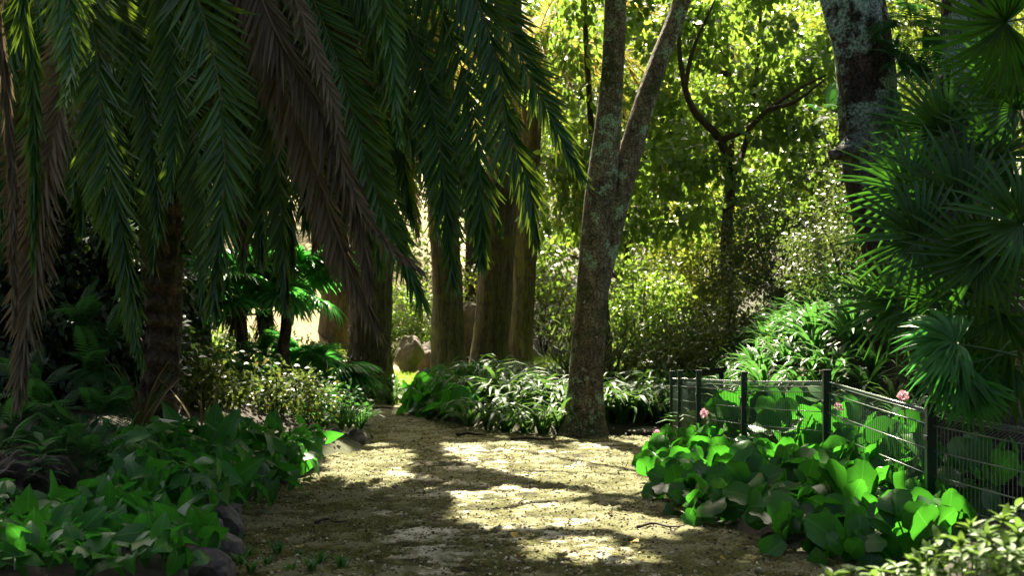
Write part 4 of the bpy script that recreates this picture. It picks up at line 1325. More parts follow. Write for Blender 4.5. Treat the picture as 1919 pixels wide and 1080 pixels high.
centre = pol([(870, 790), (960, 800), (1060, 806), (1066, 792), (1060, 760), (960, 748), (880, 752)])
plant_row(spots_in(centre, .40), 'dark arching strap-leaf plant in the bed between the low round leaves and the twin trunks', 'strap-leaf plants left of the twin trunks', 22, 1.4, SL)
plant_row([G(px, py)[:2] + [0, .12] for px, py in [(880, 803), (915, 808), (950, 812), (985, 815), (1020, 817), (1050, 817)]], 'dark arching strap-leaf plant overhanging the path at the front of the centre bed', 'strap-leaf plants along the front of the centre bed', 22, 1.15, SL)
plant_row([G(px, py)[:2] for px, py in [(1128, 812), (1146, 810), (1165, 812), (1180, 808), (1198, 811), (1214, 808), (1230, 811), (1246, 808)]], 'front strap plant', 'strap-leaf plants at the foot of the fence end', 22, 1.25, SL)
right = pol([(1125, 806), (1245, 806), (1255, 775), (1180, 762), (1110, 770)])
plant_row(spots_in(right, .42), 'dark arching strap-leaf plant between the twin trunks and the fence', 'strap-leaf plants right of the twin trunks', 22, 1.4, SL)
SB = [strap_bush_mesh('strap_leaf_plant', 26, .6, .05, M['strap_bright'], (70, 150)), strap_bush_mesh('strap_leaf_plant', 24, .55, .045, M['strap'], (70, 150)), strap_bush_mesh('strap_leaf_plant', 28, .5, .05, M['strap_bright'], (60, 130))]
bank = np.array([[2.6, 17.6], [3.3, 15.6], [4.4, 14.2], [5.6, 15.5], [6.2, 20], [5.6, 24], [3.4, 23.5], [2.5, 20]])
for k, (x, y) in enumerate(spots_in(bank, .37, 9000)):
    o = link('strap_leaf_plant', SB[k % 3]); o.location = (x, y, gz(x, y) - .02); o.rotation_euler = (0, 0, rng.uniform(0, 6.28)); s = rng.uniform(.95, 1.3); o.scale = (s,) * 3
    tag(o, 'bright strap-leaf plant on the rising bank behind the fence', 'plant', 'strap-leaf plants on the bank')
behind = pol([(1060, 762), (1250, 768), (1330, 750), (1200, 735), (1050, 740)])
for k, (x, y) in enumerate(spots_in(behind, .6)):
    o = link('strap_leaf_plant', SB[1]); o.location = (x, y, gz(x, y) - .02); o.rotation_euler = (0, 0, rng.uniform(0, 6.28)); s = rng.uniform(.9, 1.2); o.scale = (s,) * 3
    tag(o, 'strap-leaf plant behind the twin trunks', 'plant', 'strap-leaf plants behind the twin trunks')
far = np.array([[-3.6, 29.2], [-2.5, 28.7], [-2.35, 29.6], [-2.6, 30.4], [-3.6, 30.2]])
for k, (x, y) in enumerate(spots_in(far, .34)):
    o = link('strap_leaf_plant', SB[1]); o.location = (x, y, gz(x, y)); o.rotation_euler = (0, 0, rng.uniform(0, 6.28)); s = rng.uniform(.9, 1.2); o.scale = (s,) * 3
    tag(o, 'strap-leaf plant in the border at the foot of the scaly palm', 'plant', 'strap-leaf plants under the scaly palm')
# grassy tuft over the corner rocks, and the tall blade plant by the palm
GT = strap_bush_mesh('grassy_tuft', 60, .42, .016, M['strap_bright'], (40, 140))
for k, (px, d) in enumerate([(655, 18.7), (628, 19.0), (676, 19.0), (640, 18.4)]):
    o = link('grassy_tuft', GT); p = bed(px, d); o.location = (p[0], p[1], p[2] + .08); o.rotation_euler = (0, 0, k * 1.3); o.scale = (1.05 - .1 * (k % 2),) * 3
    tag(o, 'spiky grassy tuft spilling over the corner rocks', 'plant', 'grassy tufts over the corner rocks')
BL = [strap_leaf_mesh('blade', 1.0, .03, 40, 8, M['strap_dry']), strap_leaf_mesh('blade', .85, .035, 70, 8, M['strap_dry']), strap_leaf_mesh('blade', .9, .03, 25, 8, M['strap'])]
r = thing('sword_leaf_plant', 'tall brownish sword-leaf clump beside the date palm trunk', 'plant', (-3.55, 13.6, gz(-3.55, 13.6)))
strap_plant(r, BL, 34, .85, .12)
r = thing('sword_leaf_plant', 'small sword-leaf plant with long pale dry blades right of the date palm', 'plant', (-3.0, 13.9, gz(-3.0, 13.9)))
strap_plant(r, [strap_leaf_mesh('blade', 1.15, .03, 45, 8, M['strap_dry']), BL[0], BL[1]], 5, 1.0, .1)


# ------------------------------------------------------------------ round-leaved and arrow-leaved plants, every leaf its own mesh
def big_leaf_mesh(nm, outline, mat, wave=.04, cup=.18, droop=.3, stalk=.5, ripple=.012, lobes=False):
    """blade along +Y from the origin, stalk going back down from it"""
    mb = MB(); nu, nv = 6, 5
    t = np.array([0, .1, .35, .65, .9, 1.0]) if not lobes else np.array([0, .12, .35, .62, .85, 1.0])
    w = np.interp(t, *outline)
    ph = rng.uniform(0, 6.28)
    V = []
    for i in range(nu):
        for j in range(nv):
            s = (j - 2) / 2
            y = t[i] - (0 if lobes else .17 * s * s * t[i] ** 3 + (.07 * abs(s) if i == 0 else 0))
            if lobes and i == 0:
                y = -.28 * abs(s) ** 1.2
            x = s * w[i]
            z = cup * (x * x) * 2 - droop * y * abs(y) + wave * math.sin(ph + t[i] * 6 + (2 if s > 0 else 0)) * abs(s) + ripple * math.cos(t[i] * 18 - abs(s) * 4)
            V.append((x, y, z))
    Q = [(i * nv + j, i * nv + j + 1, (i + 1) * nv + j + 1, (i + 1) * nv + j) for i in range(nu - 1) for j in range(nv - 1)]
    mb.add(np.array(V), np.array(Q), 0, .5)
    q = np.array([[0, .02, -.004], [0, -.1, -.04], [0, -.2, -.16], [0, -.3, -.4 * stalk]])
    V, F = tube(catmull(q, 5), .028, 3, cap=False)
    mb.add(V, F, 1)
    return mb.mesh(nm, [mat, M['stem']])


ROUND = ([0, .1, .35, .65, .9, 1], [.24, .36, .46, .49, .43, .30])
ARROW = ([0, .1, .3, .6, .85, 1], [.34, .4, .36, .24, .1, .005])
HEART = ([0, .1, .3, .6, .85, 1], [.3, .42, .42, .3, .13, .01])
BER = [big_leaf_mesh('leaf', ROUND, M['bergenia'], .03, c, dr) for c, dr in [(.2, .25), (.35, .1), (.1, .45), (-.1, .35)]]
BERY = big_leaf_mesh('leaf', ROUND, M['bergenia_yellow'], .05, .2, .25)
ARU = [big_leaf_mesh('leaf', ARROW, M['arum'], .045, c, dr, .8, .01, True) for c, dr in [(.35, .35), (.15, .5), (.5, .2), (-.1, .55)]]
HRT = [big_leaf_mesh('leaf', HEART, M['arum'], .035, c, dr, .8, .008, True) for c, dr in [(.3, .3), (.1, .45), (-.1, .4)]]


def leafy_plant(name, label, cat, base, meshes, n, size, height, rad, group=None, up=.35, yellow=0, front=0.0):
    root = thing(name, label, cat, base, group)
    for k in range(n):
        a = k * 2.399 + rng.normal(0, .35)
        f = math.sqrt((k + .5) / n)
        out = unit(np.array([math.cos(a), math.sin(a) - front, 0.0]))
        z = unit(out * (.35 + .5 * f) + np.array([0, 0, .55]) + .38 * rand_dir(1)[0])
        d = unit(out * .25 + np.array([0, 0, up + .75 - 1.35 * f]) + .75 * rand_dir(1)[0])
        loc = np.array([math.cos(a) * rad * f, math.sin(a) * rad * f, height * (1 - .5 * f ** 2) * rng.uniform(.8, 1.15)])
        o = link('leaf', BERY if (yellow and k == yellow) else meshes[k % len(meshes)], root)
        set_obj(o, loc, d, z, size * rng.uniform(.55, 1.3))
        if yellow and k == yellow:
            o['label'] = 'yellowing leaf'
    return root


def flower_head(root, top, base):
    mb = MB()
    q = catmull(np.array([base, (np.array(base) + top) / 2 + [.015, 0, 0], top]), 8)
    V, F = tube(q, .007, 5); mb.add(V, F)
    st = mb.build('flower_stalk', [M['petal_stem']], root)
    mb = MB()
    n = 80
    d = rand_dir(n)
    pos = top + d * np.array([.035, .035, .042]) * (.6 + .4 * rng.random(n))[:, None]
    add_leaves(mb, tpl_small(.9, .3), pos, unit(d + .6 * rand_dir(n)), unit(d + .5 * rand_dir(n)), rng.uniform(.018, .032, n))
    mb.build('flower', [M['petal']], st)


M['moss_blade'] = leaf_mat('moss_blade', (.03, .03, .003), (.13, .125, .015), (.25, .25, .02), .3, .7, .2)
M['petal_stem'] = plain_mat('red_stalk', (.15, .04, .03), (.25, .08, .05), 12, .5)
front = pol([(1252, 868), (1238, 900), (1250, 935), (1318, 980), (1450, 1026), (1620, 1066), (1765, 1066), (1775, 1020), (1690, 980), (1560, 945), (1430, 905), (1340, 880), (1320, 855)])
sp = spots_in(front, .38)
for k, (x, y) in enumerate(sp):
    leafy_plant('bergenia', 'low plant with big round glossy leaves along the path side of the fence', 'plant', (x, y, max(0, gz(x, y))), BER, 19, .205, .18, .21, 'round-leaved plants on the path side of the fence', front=.45)
back = np.array([[2.35, 16.8], [2.6, 15.7], [2.95, 13.3], [3.0, 11.6], [3.25, 10.4], [3.9, 10.5], [4.2, 12.5], [3.6, 15], [2.9, 17.2]])
sp = spots_in(back, .42)
for k, (x, y) in enumerate(sp):
    leafy_plant('bergenia', 'upright plant with big round leaves inside the fence', 'plant', (x, y, max(.05, gz(x, y))), BER, 13, .24, .40, .2, 'round-leaved plants inside the fence', up=.5, front=.3)
y1 = P(1580, 905, 11.6)
leafy_plant('bergenia', 'round-leaved plant with one yellowing leaf before the second tall fence post', 'plant', (y1[0], y1[1], .06), BER, 12, .2, .26, .2, yellow=3, front=.1)
for (px, py, d, lab) in [(1232, 815, 15.9, 'round-leaved plant with a pink flower at the tip of the bed by the path'),
                         (1297, 845, 14.6, 'round-leaved plant with a pink flower on a red stalk before the first fence panel'),
                         (1320, 775, 16.2, 'round-leaved plant with a pink flower just inside the first fence panel'),
                         (1572, 765, 14.2, 'round-leaved plant with a pink flower inside the fence behind the middle post'),
                         (1693, 742, 13.2, 'round-leaved plant with a pink flower inside the fence below the fan palm')]:
    t = P(px, py, d); b = np.array([t[0] + .03, d, max(.03, gz(t[0], d))])
    r = leafy_plant('bergenia', lab, 'plant', b, BER, 10, .19, min(.4, max(.2, t[2] - b[2] - .25)), .18)
    flower_head(r, t - b, [0, 0, .1])
cen = pol([(770, 779), (880, 800), (905, 790), (890, 752), (800, 755)])
for k, (x, y) in enumerate(spots_in(cen, .42)):
    leafy_plant('bergenia', 'low round-leaved plant at the path bend before the tall trunks', 'plant', (x, y, gz(x, y)), BER, 12, .3, .34, .28, 'round-leaved plants at the path bend')

# arum bed on the left
leftb = np.array([P(*p)[:2] for p in [(395, 0, 9.6), (455, 0, 11.6), (545, 0, 14.2), (575, 0, 15.6), (430, 0, 14.2), (290, 0, 12.6), (250, 0, 11.6), (230, 0, 10.2)]])
for k, (x, y) in enumerate(spots_in(leftb, .33)):
    leafy_plant('arum', 'arum plant with dark arrow-shaped leaves in the rock-edged left bed', 'plant', (x, y, gz(x, y)), ARU, 16, .185, .40, .2, 'arum plants in the left bed', up=.1, front=.3)
lowb = np.array([P(*p)[:2] for p in [(-60, 0, 7.6), (330, 0, 7.9), (385, 0, 9.0), (230, 0, 9.9), (150, 0, 9.6), (-40, 0, 9.4)]])
for k, (x, y) in enumerate(spots_in(lowb, .27)):
    leafy_plant('heart_leaf_plant', 'low heart-leaved plant in the near left corner of the bed', 'plant', (x, y, gz(x, y)), HRT, 14, .145, .24, .2, 'heart-leaved plants in the near left corner', up=.4, front=.2)
for (px, d) in [(560, 16.4), (590, 17.0)]:
    p = bed(px, d)
    leafy_plant('arum', 'small arum plant near the corner rocks', 'plant', p, ARU, 9, .18, .3, .16, 'small arums near the corner rocks', front=.2)
# upright arum leaf and the calla flower
p = bed(432, 12.6)
r = leafy_plant('arum', 'arum plant with one tall upright pointed leaf', 'plant', p, ARU, 9, .22, .42, .18, front=.2)
o = link('leaf', ARU[2], r); set_obj(o, P(428, 815, 12.5) - np.array(p), (.3, .1, 1), (-.3, -1, .3), .26)
p = bed(306, 12.2)
r = leafy_plant('calla_lily', 'calla lily with one creamy white trumpet flower above the arum leaves', 'plant', p, ARU, 8, .2, .36, .16, front=.2)
top = P(313, 805, 12.1) - np.array(p)
mb = MB(); V, F = tube(catmull(np.array([[0, 0, .1], top * .5 + [-.02, 0, .02], top]), 10), .009, 6); mb.add(V, F); st = mb.build('flower_stalk', [M['stem']], r)
mb = MB(); nn = 18
rows = []
for (h, rr) in [(0, .012), (.03, .018), (.055, .028), (.072, .045), (.078, .066)]:
    a = np.linspace(0, 6.28, nn, endpoint=False)
    ext = 1 + (.55 * np.maximum(0, np.cos(a)) if rr > .04 else 0)
    rows.append(np.stack([np.cos(a) * rr * ext, np.sin(a) * rr, np.full(nn, h) - (.012 * np.cos(a) if rr > .06 else 0)], 1))
V = np.concatenate(rows) + top; i = np.arange(4)[:, None] * nn; j = np.arange(nn)[None]; j2 = (j + 1) % nn
mb.add(V, np.stack([i + j, i + j2, i + nn + j2, i + nn + j], -1).reshape(-1, 4)); mb.build('spathe', [M['calla']], st)

# dark ferns and a small dark shoot under the palm
for (px, py, d, sc) in [(150, 830, 11.6, 1.0), (190, 780, 12.4, 1.0), (235, 770, 12.8, .9), (175, 700, 13.0, 1.0), (150, 600, 13.6, 1.0), (200, 640, 13.6, 1.0), (30, 800, 11.8, 1.1), (95, 790, 12.2, 1.1), (60, 740, 12.6, 1.1), (120, 850, 11.2, 1.0), (15, 850, 11.0, 1.0), (165, 870, 11.0, .9), (240, 840, 12.0, .9)]:
    q = P(px, py, d)
    fern(q, 'dark green fern in the shade under the date palm', 12, 1.0 * sc, (0, -.6, .5), 'ferns under the date palm')
q = P(78, 885, 9.55)
r = thing('whorled_shoot', 'small whorled green shoot on the mossy mound', 'plant', q)
LV = MB(); V, Fs, ks = scatter(tpl_leaf(.34, .3, .25, 'lance'), np.zeros((1, 3)), np.array([[0, 1.0, 0]]), np.array([[0, 0, 1.0]]), np.array([.19])); LV.add(V, Fs, 0, .6); LVm = LV.mesh('leaf', [M['fern']])
for k in range(15):
    a = k * 2.399; o = link('leaf', LVm, r); e = .1 + .06 * k
    set_obj(o, (0, 0, .014 * k), (math.cos(a), math.sin(a), e * .7), (0, 0, 1), 1.0)


# ------------------------------------------------------------------ rocks
def rock_mesh(nm, size, mat, seed, sub=3, jag=.35, flat=False):
    import bmesh
    bm = bmesh.new(); bmesh.ops.create_icosphere(bm, subdivisions=sub, radius=1.0)
    r = np.random.default_rng(seed)
    pl = unit(r.normal(size=(9, 3))); off = r.uniform(.6, .95, 9)
    for v in bm.verts:
        c = np.array(v.co)
        for p, o in zip(pl, off):
            d = c @ p
            if d > o:
                c = c - p * (d - o) * .9
        c = c * (1 + jag * .5 * (vnoise(c[0] * 2 + seed, c[1] * 2 + c[2] * 1.7, seed) - .5) + jag * .3 * (vnoise(c[0] * 6 + seed, c[1] * 6 + c[2] * 5, seed) - .5))
        v.co = Vector(c * np.array(size))
    me = bpy.data.meshes.new(nm); bm.to_mesh(me); bm.free(); me.materials.append(mat)
    me.polygons.foreach_set("use_smooth", np.full(len(me.polygons), False))
    return me


ROCKS = [(590, 842, .17, .13, .12), (622, 838, .2, .16, .16), (668, 836, .17, .15, .15), (562, 838, .12, .1, .1), (556, 893, .16, .12, .12), (578, 885, .08, .08, .06), (536, 905, .1, .1, .08),
         (455, 925, .14, .14, .14), (484, 918, .1, .1, .1), (428, 985, .13, .13, .12), (420, 1010, .14, .16, .17), (395, 1040, .16, .16, .17), (425, 1050, .12, .12, .13), (400, 1085, .2, .18, .14), (350, 1078, .16, .16, .14)]
labs = ['pale-topped rock, first of the corner rocks at the path', 'large grey rock in the middle of the corner rocks', 'rock under the grassy tuft at the corner', 'low rock at the back end of the corner rocks',
        'dark jagged rock on the path edge below the corner', 'little dark stone beside the jagged rock', 'small rock left of the jagged rock']
for k, (px, py, a, b, c) in enumerate(ROCKS):
    g = G(px, py)
    o = link('edge_rock', rock_mesh('edge_rock', (a, b, c), M['rock'], 40 + k))
    o.location = (g[0], g[1], c * .45); o.rotation_euler = (0, 0, rng.uniform(0, 6))
    if k < len(labs): tag(o, labs[k], 'rock')
    else: tag(o, 'rough grey edging rock below the arum leaves beside the path', 'rock', 'edging rocks below the arums')
o = link('mossy_mound', rock_mesh('mossy_mound', (.46, .4, .34), M['moss_rock'], 91, 5, 1.1)); o.location = (-3.5, 10.0, .32)
tag(o, 'dark mossy stump-like mound in the left shade', 'stump')
for (px, d, sx, sz, lab, sd) in [(768, 37, .38, .62, 'squarish brown boulder left of the first tall trunk', 5), (812, 38.5, .5, .55, 'brown boulder half hidden behind the first tall trunk', 9), (882, 42, .55, 1.1, 'tall reddish boulder seen between the two tall trunks', 12)]:
    p = bed(px, d)
    o = link('boulder', rock_mesh('boulder', (sx, .4, sz), M['rock_red'], sd, 4, .3)); o.location = (p[0], p[1], p[2] + sz * .7)
    tag(o, lab, 'boulder')
o = link('step_stone', rock_mesh('step_stone', (.32, .3, .07), M['rock'], 77)); g = G(1205, 815); o.location = (g[0], g[1], .05)
tag(o, 'flat stone step at the end of the strap-leaf bed beside the fence', 'stone')


# ------------------------------------------------------------------ mesh fence
POSTS = [P(1260, 698, 19.6), P(1275, 697, 18.6), P(1310, 697, 16.9), P(1395, 700, 15.3), P(1550, 697, 13.0), P(1745, 748, 10.2), P(2060, 800, 8.3)]
fence = thing('mesh_fence', 'dark green wire mesh fence with square posts along the right side of the path', 'fence', (2.5, 16, 0))
F0 = np.array([2.5, 16, 0.0])


def box(c, s):
    c = np.array(c); s = np.array(s) / 2
    V = np.array([[x, y, z] for z in (-1, 1) for y in (-1, 1) for x in (-1, 1)]) * s + c
    return V, np.array([[0, 2, 3, 1], [4, 5, 7, 6], [0, 1, 5, 4], [2, 6, 7, 3], [0, 4, 6, 2], [1, 3, 7, 5]])


for i, t in enumerate(POSTS):
    w = .062 if i < 4 else .072
    mb = MB()
    h = 1.25
    V, F = box(t - F0 - [0, 0, h / 2], (w, w, h)); mb.add(V, F)
    p = mb.build('post', [M['post']], fence, smooth=False)
    bv = p.modifiers.new('bevel', 'BEVEL'); bv.width = .006; bv.segments = 2
    mb = MB(); V, F = box(t - F0 + [0, 0, .009], (w + .01, w + .01, .018)); mb.add(V, F); mb.build('cap', [M['post']], p, smooth=False)
    for dz in (.28, .75):
        mb = MB(); V, F = box(t - F0 - [0, 0, dz], (w + .016, w + .016, .035)); mb.add(V, F); mb.build('clamp', [M['post']], p, smooth=False)
vw_me = None
for i in range(len(POSTS) - 1):
    a, b = POSTS[i] - F0, POSTS[i + 1] - F0
    a = a - [0, 0, .09]; b = b - [0, 0, .09]
    u = unit(b - a); uh = unit(np.array([u[0], u[1], 0])); nrm = np.array([-uh[1], uh[0], 0])
    if nrm[0] < 0: nrm = -nrm
    ln = np.linalg.norm(b - a)
    a = a + u * .04; b = b - u * .04; ln -= .08
    pan = None
    for k, (dz, off) in enumerate([(0, .0), (.05, .09), (.10, 0.0), (.28, 0), (.46, 0), (.64, 0), (.82, 0), (.95, 0)]):
        mb = MB()
        for e in ((-.004, .004) if k else (0,)):
            A = a - [0, 0, dz] + nrm * (off + e); B = b - [0, 0, dz] + nrm * (off + e)
            V, F = tube(np.array([A, (A + B) / 2 - [0, 0, .002], B]), .0045 if k else .006, 6); mb.add(V, F)
        if pan is None:
            pan = mb.build('mesh_panel', [M['wire']], fence)
        else:
            mb.build('horizontal_wire', [M['wire']], pan)
    mb = MB()
    q = np.array([[0, 0, 0], [0, 0, 0], [0, 0, 0], [0, 0, 0], [0, 0, 0]], float)
    q = np.array([[0, 0, .008], *(nrm * .09 - [0, 0, .05])[None], [0, 0, -.10], [0, 0, -.55], [0, 0, -.98]])
    V, F = tube(q, .0031, 4); mb.add(V, F)
    me = mb.mesh('vertical_wire', [M['wire']])
    cnt = int(ln / .05)
    for c in range(1, cnt):
        o = link('vertical_wire', me, pan); o.location = tuple(a + (b - a) * c / cnt)

# small information board behind the fence
root = thing('information_board', 'small dark sloping board on a post behind the near end of the fence', 'sign', bed(1352, 17.5))
s0 = np.array(root.location); tp = P(1352, 700, 17.5)
mb = MB(); V, F = box((0, 0, (tp[2] - s0[2]) / 2), (.05, .05, tp[2] - s0[2])); mb.add(V, F); mb.build('post', [M['board']], root, smooth=False)
mb = MB(); V, F = box((0, 0, 0), (.30, .3, .025)); mb.add(V, F); bo = mb.build('board', [M['board']], root, smooth=False)
bo.location = tuple(P(1338, 697, 17.4) - s0); bo.rotation_euler = (math.radians(-12), math.radians(-9), 0)

# ------------------------------------------------------------------ litter on the path
ft = MB(); V, Fs, ks = scatter(tpl_leaf(.75, .35, .35), np.zeros((1, 3)), np.array([[0, 1.0, 0]]), np.array([[0, 0, 1.0]]), np.array([.1])); ft.add(V, Fs, 0, .6); FLm = ft.mesh('fallen_leaf', [M['yellow_leaf']])
for k, (px, py, lab) in enumerate([(1381, 1030, 'large yellow fallen leaf lying near the fence plants'), (964, 1006, 'orange-brown fallen leaf on the middle of the path'), (1350, 1055, 'small pale fallen leaf near the bottom of the path'), (1197, 1024, 'curled tan fallen leaf beside the last sun streak')]):
    g = G(px, py); o = link('fallen_leaf', FLm); o.location = (g[0], g[1], .03); o.rotation_euler = (rng.normal(0, .3), rng.normal(0, .3), rng.uniform(0, 6)); o.scale = ((1.1, .8, .6, .8)[k],) * 3
    tag(o, lab, 'leaf')
for k, (px, py, ln, lab) in enumerate([(722, 768, .42, 'dark stick lying across the sunlit far bend'), (1240, 994, .3, 'thin curved twig at the end of the sun streak'), (885, 818, .35, 'brown stick at the edge of the centre bed'), (1000, 827, .5, 'broken brown branch lying before the twin trunks'), (620, 985, .2, 'short twig on the left sun patch')]):
    g = G(px, py); mb = MB()
    q = catmull(np.array([[-ln, 0, .02], [-ln * .3, .08, .04], [ln * .3, -.04, .03], [ln, .06, .025]]) * [.6, 1, 1], 12); V, F = tube(q, np.linspace(.03, .012, 12) * (.45 if ln < .32 else 1), 6, .3); mb.add(V, F)
    o = mb.build('stick', [M['twig']]); o.location = tuple(g); tag(o, lab, 'stick')
n = 1500
q = np.stack([rng.uniform(-3.2, 3.2, n), 6.5 + 16 * rng.random(n) ** 1.3], 1); q = q[poly_sd(q, PATH) < .1]
mb = MB(); ico = np.array([[0, 0, 1], [.9, 0, 0], [0, .9, 0], [-.9, 0, 0], [0, -.9, 0], [0, 0, -.6]]); icf = np.array([[0, 1, 2], [0, 2, 3], [0, 3, 4], [0, 4, 1], [5, 2, 1], [5, 3, 2], [5, 4, 3], [5, 1, 4]])
m = len(q); add_leaves(mb, (ico, [icf]), np.column_stack([q, np.full(m, .012)]), np.column_stack([rng.normal(size=(m, 2)), np.zeros(m)]), np.tile([0, 0, 1.0], (m, 1)), rng.uniform(.003, .009, m) * rng.choice([1, 1, 1.8], m))
tag(mb.build('debris', [M['twig']], smooth=False), kind='stuff')
def litter(name, tpl, n, lo, hi, mat, flatn, zoff):
    q = np.stack([rng.uniform(-3.3, 3.3, n), 6.3 + 19 * rng.random(n) ** 1.7], 1); q = q[poly_sd(q, PATH) < .15]
    m = len(q); mb = MB()
    z = unit(np.array([0, 0, 1.0]) + flatn * rand_dir(m))
    h = path_h(q[:, 0], q[:, 1])
    add_leaves(mb, tpl, np.column_stack([q, h + zoff]), np.column_stack([rng.normal(size=(m, 2)), .15 * rng.normal(size=m)]), z, rng.uniform(lo, hi, m) * rng.choice([.6, .9, 1.3], m))
    return tag(mb.build(name, [mat], smooth=False), kind='stuff')


gm, gnt, gout = mat_new('gravel')
ga = N(gnt, "ShaderNodeAttribute", attribute_name="rnd"); gr = ramp(gnt, [(0, (.02, .015, .006)), (.5, (.10, .08, .035)), (.85, (.28, .24, .13)), (1, (.5, .46, .33))], ga.outputs["Fac"])
gp = N(gnt, "ShaderNodeBsdfPrincipled", i_Roughness=.8); L(gnt, gr.outputs[0], gp.inputs["Base Color"]); L(gnt, gp.outputs[0], gout.inputs[0])
litter('gravel', (ico * [1, 1, .7], [icf]), 26000, .006, .016, gm, .6, .003)
M['litter'] = leaf_mat('leaf_litter', (.03, .02, .006), (.15, .10, .03), (.2, .14, .03), .15, .7, .2)
litter('leaf_litter', tpl_leaf(.6, .5, .4), 2600, .018, .045, M['litter'], .7, .008)
litter('moss_tuft', tpl_strap(2, .2, .3), 16000, .012, .028, M['moss_blade'], 2.0, .0)
# little weeds along the near left edge of the path
WD = strap_bush_mesh('weed', 14, .12, .02, M['strap_bright'], (40, 120))
for k, (px, py) in enumerate([(452, 1060), (470, 1045), (500, 1062), (560, 1045), (600, 1060), (585, 1072), (545, 1075), (450, 1020), (470, 1075), (520, 1040), (640, 1066)]):
    g = G(px, py); o = link('weed', WD); o.location = (g[0], g[1], .005); o.rotation_euler = (0, 0, k); o.scale = (rng.uniform(.6, 1.1),) * 3
    tag(o, 'tiny green weed sprouting on the near left side of the path', 'weed', 'weeds on the near path')

# ------------------------------------------------------------------ blurred bush in the near right corner
root = thing('corner_bush', 'pale green leafy bush in the near right corner', 'shrub', (1.75, 5.3, gz(1.75, 5.3)))
c0 = np.array(root.location)
mb = MB(); lv = MB()
for (px, py, d) in [(1560, 1075, 5.2), (1600, 1062, 5.3), (1640, 1078, 5.2), (1760, 1050, 5.0), (1800, 1015, 5.1), (1850, 1000, 5.2), (1890, 1015, 5.0), (1910, 985, 5.1), (1860, 1045, 4.9), (1780, 1070, 4.9), (1915, 1060, 4.9), (1700, 1085, 5.0), (1830, 1035, 5.1), (1900, 1040, 5.2), (1740, 1075, 5.2), (1870, 1070, 4.8), (1760, 1010, 5.4), (1820, 985, 5.5), (1880, 970, 5.5), (1720, 1050, 5.3), (1680, 1062, 5.3), (1905, 950, 5.6), (1790, 1040, 5.3), (1850, 1025, 5.4), (1650, 1070, 5.4), (1735, 1030, 5.6), (1580, 1078, 5.5), (1760, 1070, 5.6), (1810, 1060, 5.7), (1880, 1000, 5.8), (1910, 1010, 5.7), (1840, 990, 5.8), (1700, 1065, 5.7), (1900, 1070, 5.3)]:
    t = P(px, py, d) - c0
    limb_mesh(mb, np.array([[t[0] * .3, t[1] * .3, -.05], t * [.7, .7, .5], t]), .007, .003, 5, 8)
    n = 20; d_ = rand_dir(n); d_[:, 2] = np.abs(d_[:, 2]) * .6
    add_leaves(lv, tpl_leaf(.42, .25, .25), t + np.column_stack([np.zeros((n, 2)), -rng.uniform(0, .08, n)]), d_, unit(rand_dir(n) * .4 + [0, 0, 1.0]), rng.uniform(.045, .075, n))
mb.build('stem', [M['stem']], root)
M['corner'] = leaf_mat('pale_bush_leaf', (.03, .07, .012), (.10, .17, .035), (.22, .38, .05), .3, .5, .2)
lv.build('foliage', [M['corner']], root)

# ------------------------------------------------------------------ each repeat says where it stands
NTH = ['leftmost', 'second from left', 'third from left', 'fourth from left', 'fifth from left', 'sixth from left', 'seventh from left', 'eighth from left', 'ninth from left',
       'tenth from left', 'eleventh from left', 'twelfth from left', 'thirteenth from left', 'fourteenth from left', 'fifteenth from left', 'sixteenth from left', 'seventeenth from left', 'eighteenth from left', 'nineteenth from left', 'twentieth from left']
ROW = {1: [''], 2: ['front row', 'back row'], 3: ['front row', 'middle row', 'back row'], 4: ['front row', 'second row', 'third row', 'back row'],
       7: ['front row', 'second row', 'third row', 'fourth row', 'fifth row', 'sixth row', 'back row'], 8: ['front row', 'second row', 'third row', 'fourth row', 'fifth row', 'sixth row', 'seventh row', 'back row'],
       5: ['front row', 'second row', 'third row', 'fourth row', 'back row'], 6: ['front row', 'second row', 'third row', 'fourth row', 'fifth row', 'back row']}
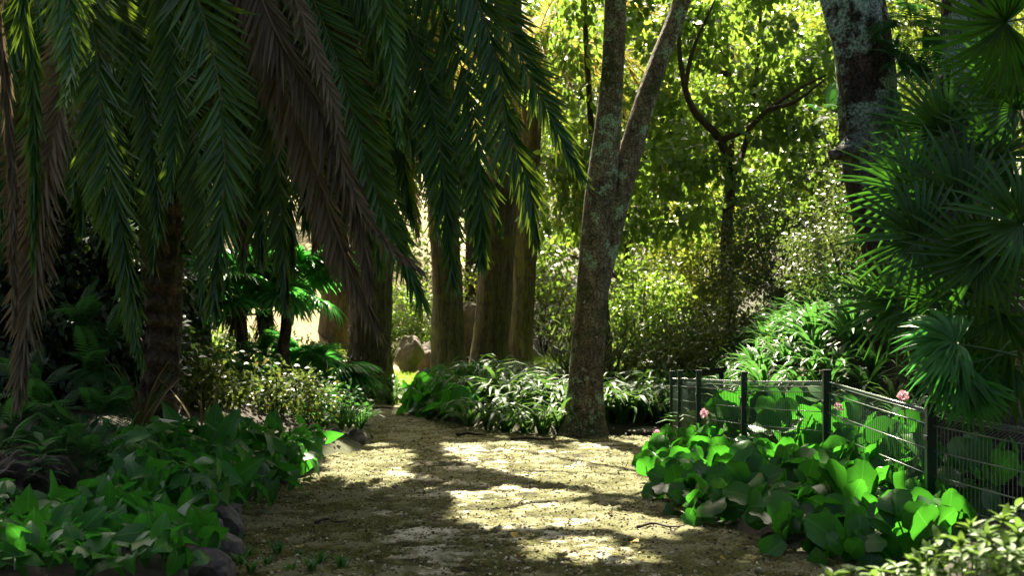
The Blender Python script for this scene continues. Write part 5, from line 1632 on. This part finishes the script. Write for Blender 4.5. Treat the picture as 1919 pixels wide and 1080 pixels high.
SHORT = {'strap-leaf plants at the foot of the fence end': 'dark strap-leaf plant at the path edge between twin trunks and fence',
         'round-leaved plants on the path side of the fence': 'low round-leaved plant on the path side of the fence',
         'round-leaved plants inside the fence': 'upright round-leaved plant inside the wire fence',
         'arum plants in the left bed': 'arrow-leaved arum in the rock-edged left bed',
         'heart-leaved plants in the near left corner': 'low heart-leaved plant in the near left corner',
         'trees in the thicket behind the garden': 'sunlit broadleaf tree in the back thicket',
         'dark trees behind the date palm': 'dark evergreen tree behind the date palm',
         'ferns under the date palm': 'dark fern in the shade under the date palm',
         'ferns on the leaning tree': 'bright fern on the leaning lichen tree',
         'strap-leaf plants left of the twin trunks': 'arching strap-leaf plant left of the twin trunks',
         'strap-leaf plants along the front of the centre bed': 'arching strap-leaf plant overhanging the path before the twin trunks',
         'strap-leaf plants right of the twin trunks': 'arching strap-leaf plant between twin trunks and fence',
         'strap-leaf plants on the bank': 'bright strap-leaf plant on the fenced bank',
         'strap-leaf plants behind the twin trunks': 'strap-leaf plant behind the twin trunks',
         'strap-leaf plants under the scaly palm': 'strap-leaf plant at the foot of the scaly palm',
         'round-leaved plants at the path bend': 'round-leaved plant at the path bend before the tall trunks',
         'grassy tufts over the corner rocks': 'spiky grassy tuft over the corner rocks',
         'edging rocks below the arums': 'rough grey edging rock below the arum leaves',
         'small arums near the corner rocks': 'small arum plant near the corner rocks',
         'weeds on the near path': 'tiny green weed on the near left path'}
groups = {}
for o in COL.objects:
    if o.parent is None and o.get('group') in SHORT:
        groups.setdefault(o['group'], []).append(o)
for g, obs in groups.items():
    obs = [o for o in obs if o.location.y > 3]
    nr = min(8, max(1, math.ceil(len(obs) / 11)))
    obs.sort(key=lambda o: o.location.y)
    for r, part in enumerate(np.array_split(np.arange(len(obs)), nr)):
        row = sorted((obs[i] for i in part), key=lambda o: o.location.x / o.location.y)
        for k, o in enumerate(row):
            o['label'] = ', '.join(t for t in (SHORT[g], ROW[nr][r], NTH[min(k, 19)]) if t)
for o in COL.objects:
    if o.parent is None and o.location.y < 3 and o.get('group') == 'dark trees behind the date palm':
        o['group'] = 'unseen trees added round the viewpoint'; o['label'] = 'unseen dark evergreen tree added round the viewpoint to block low sky'
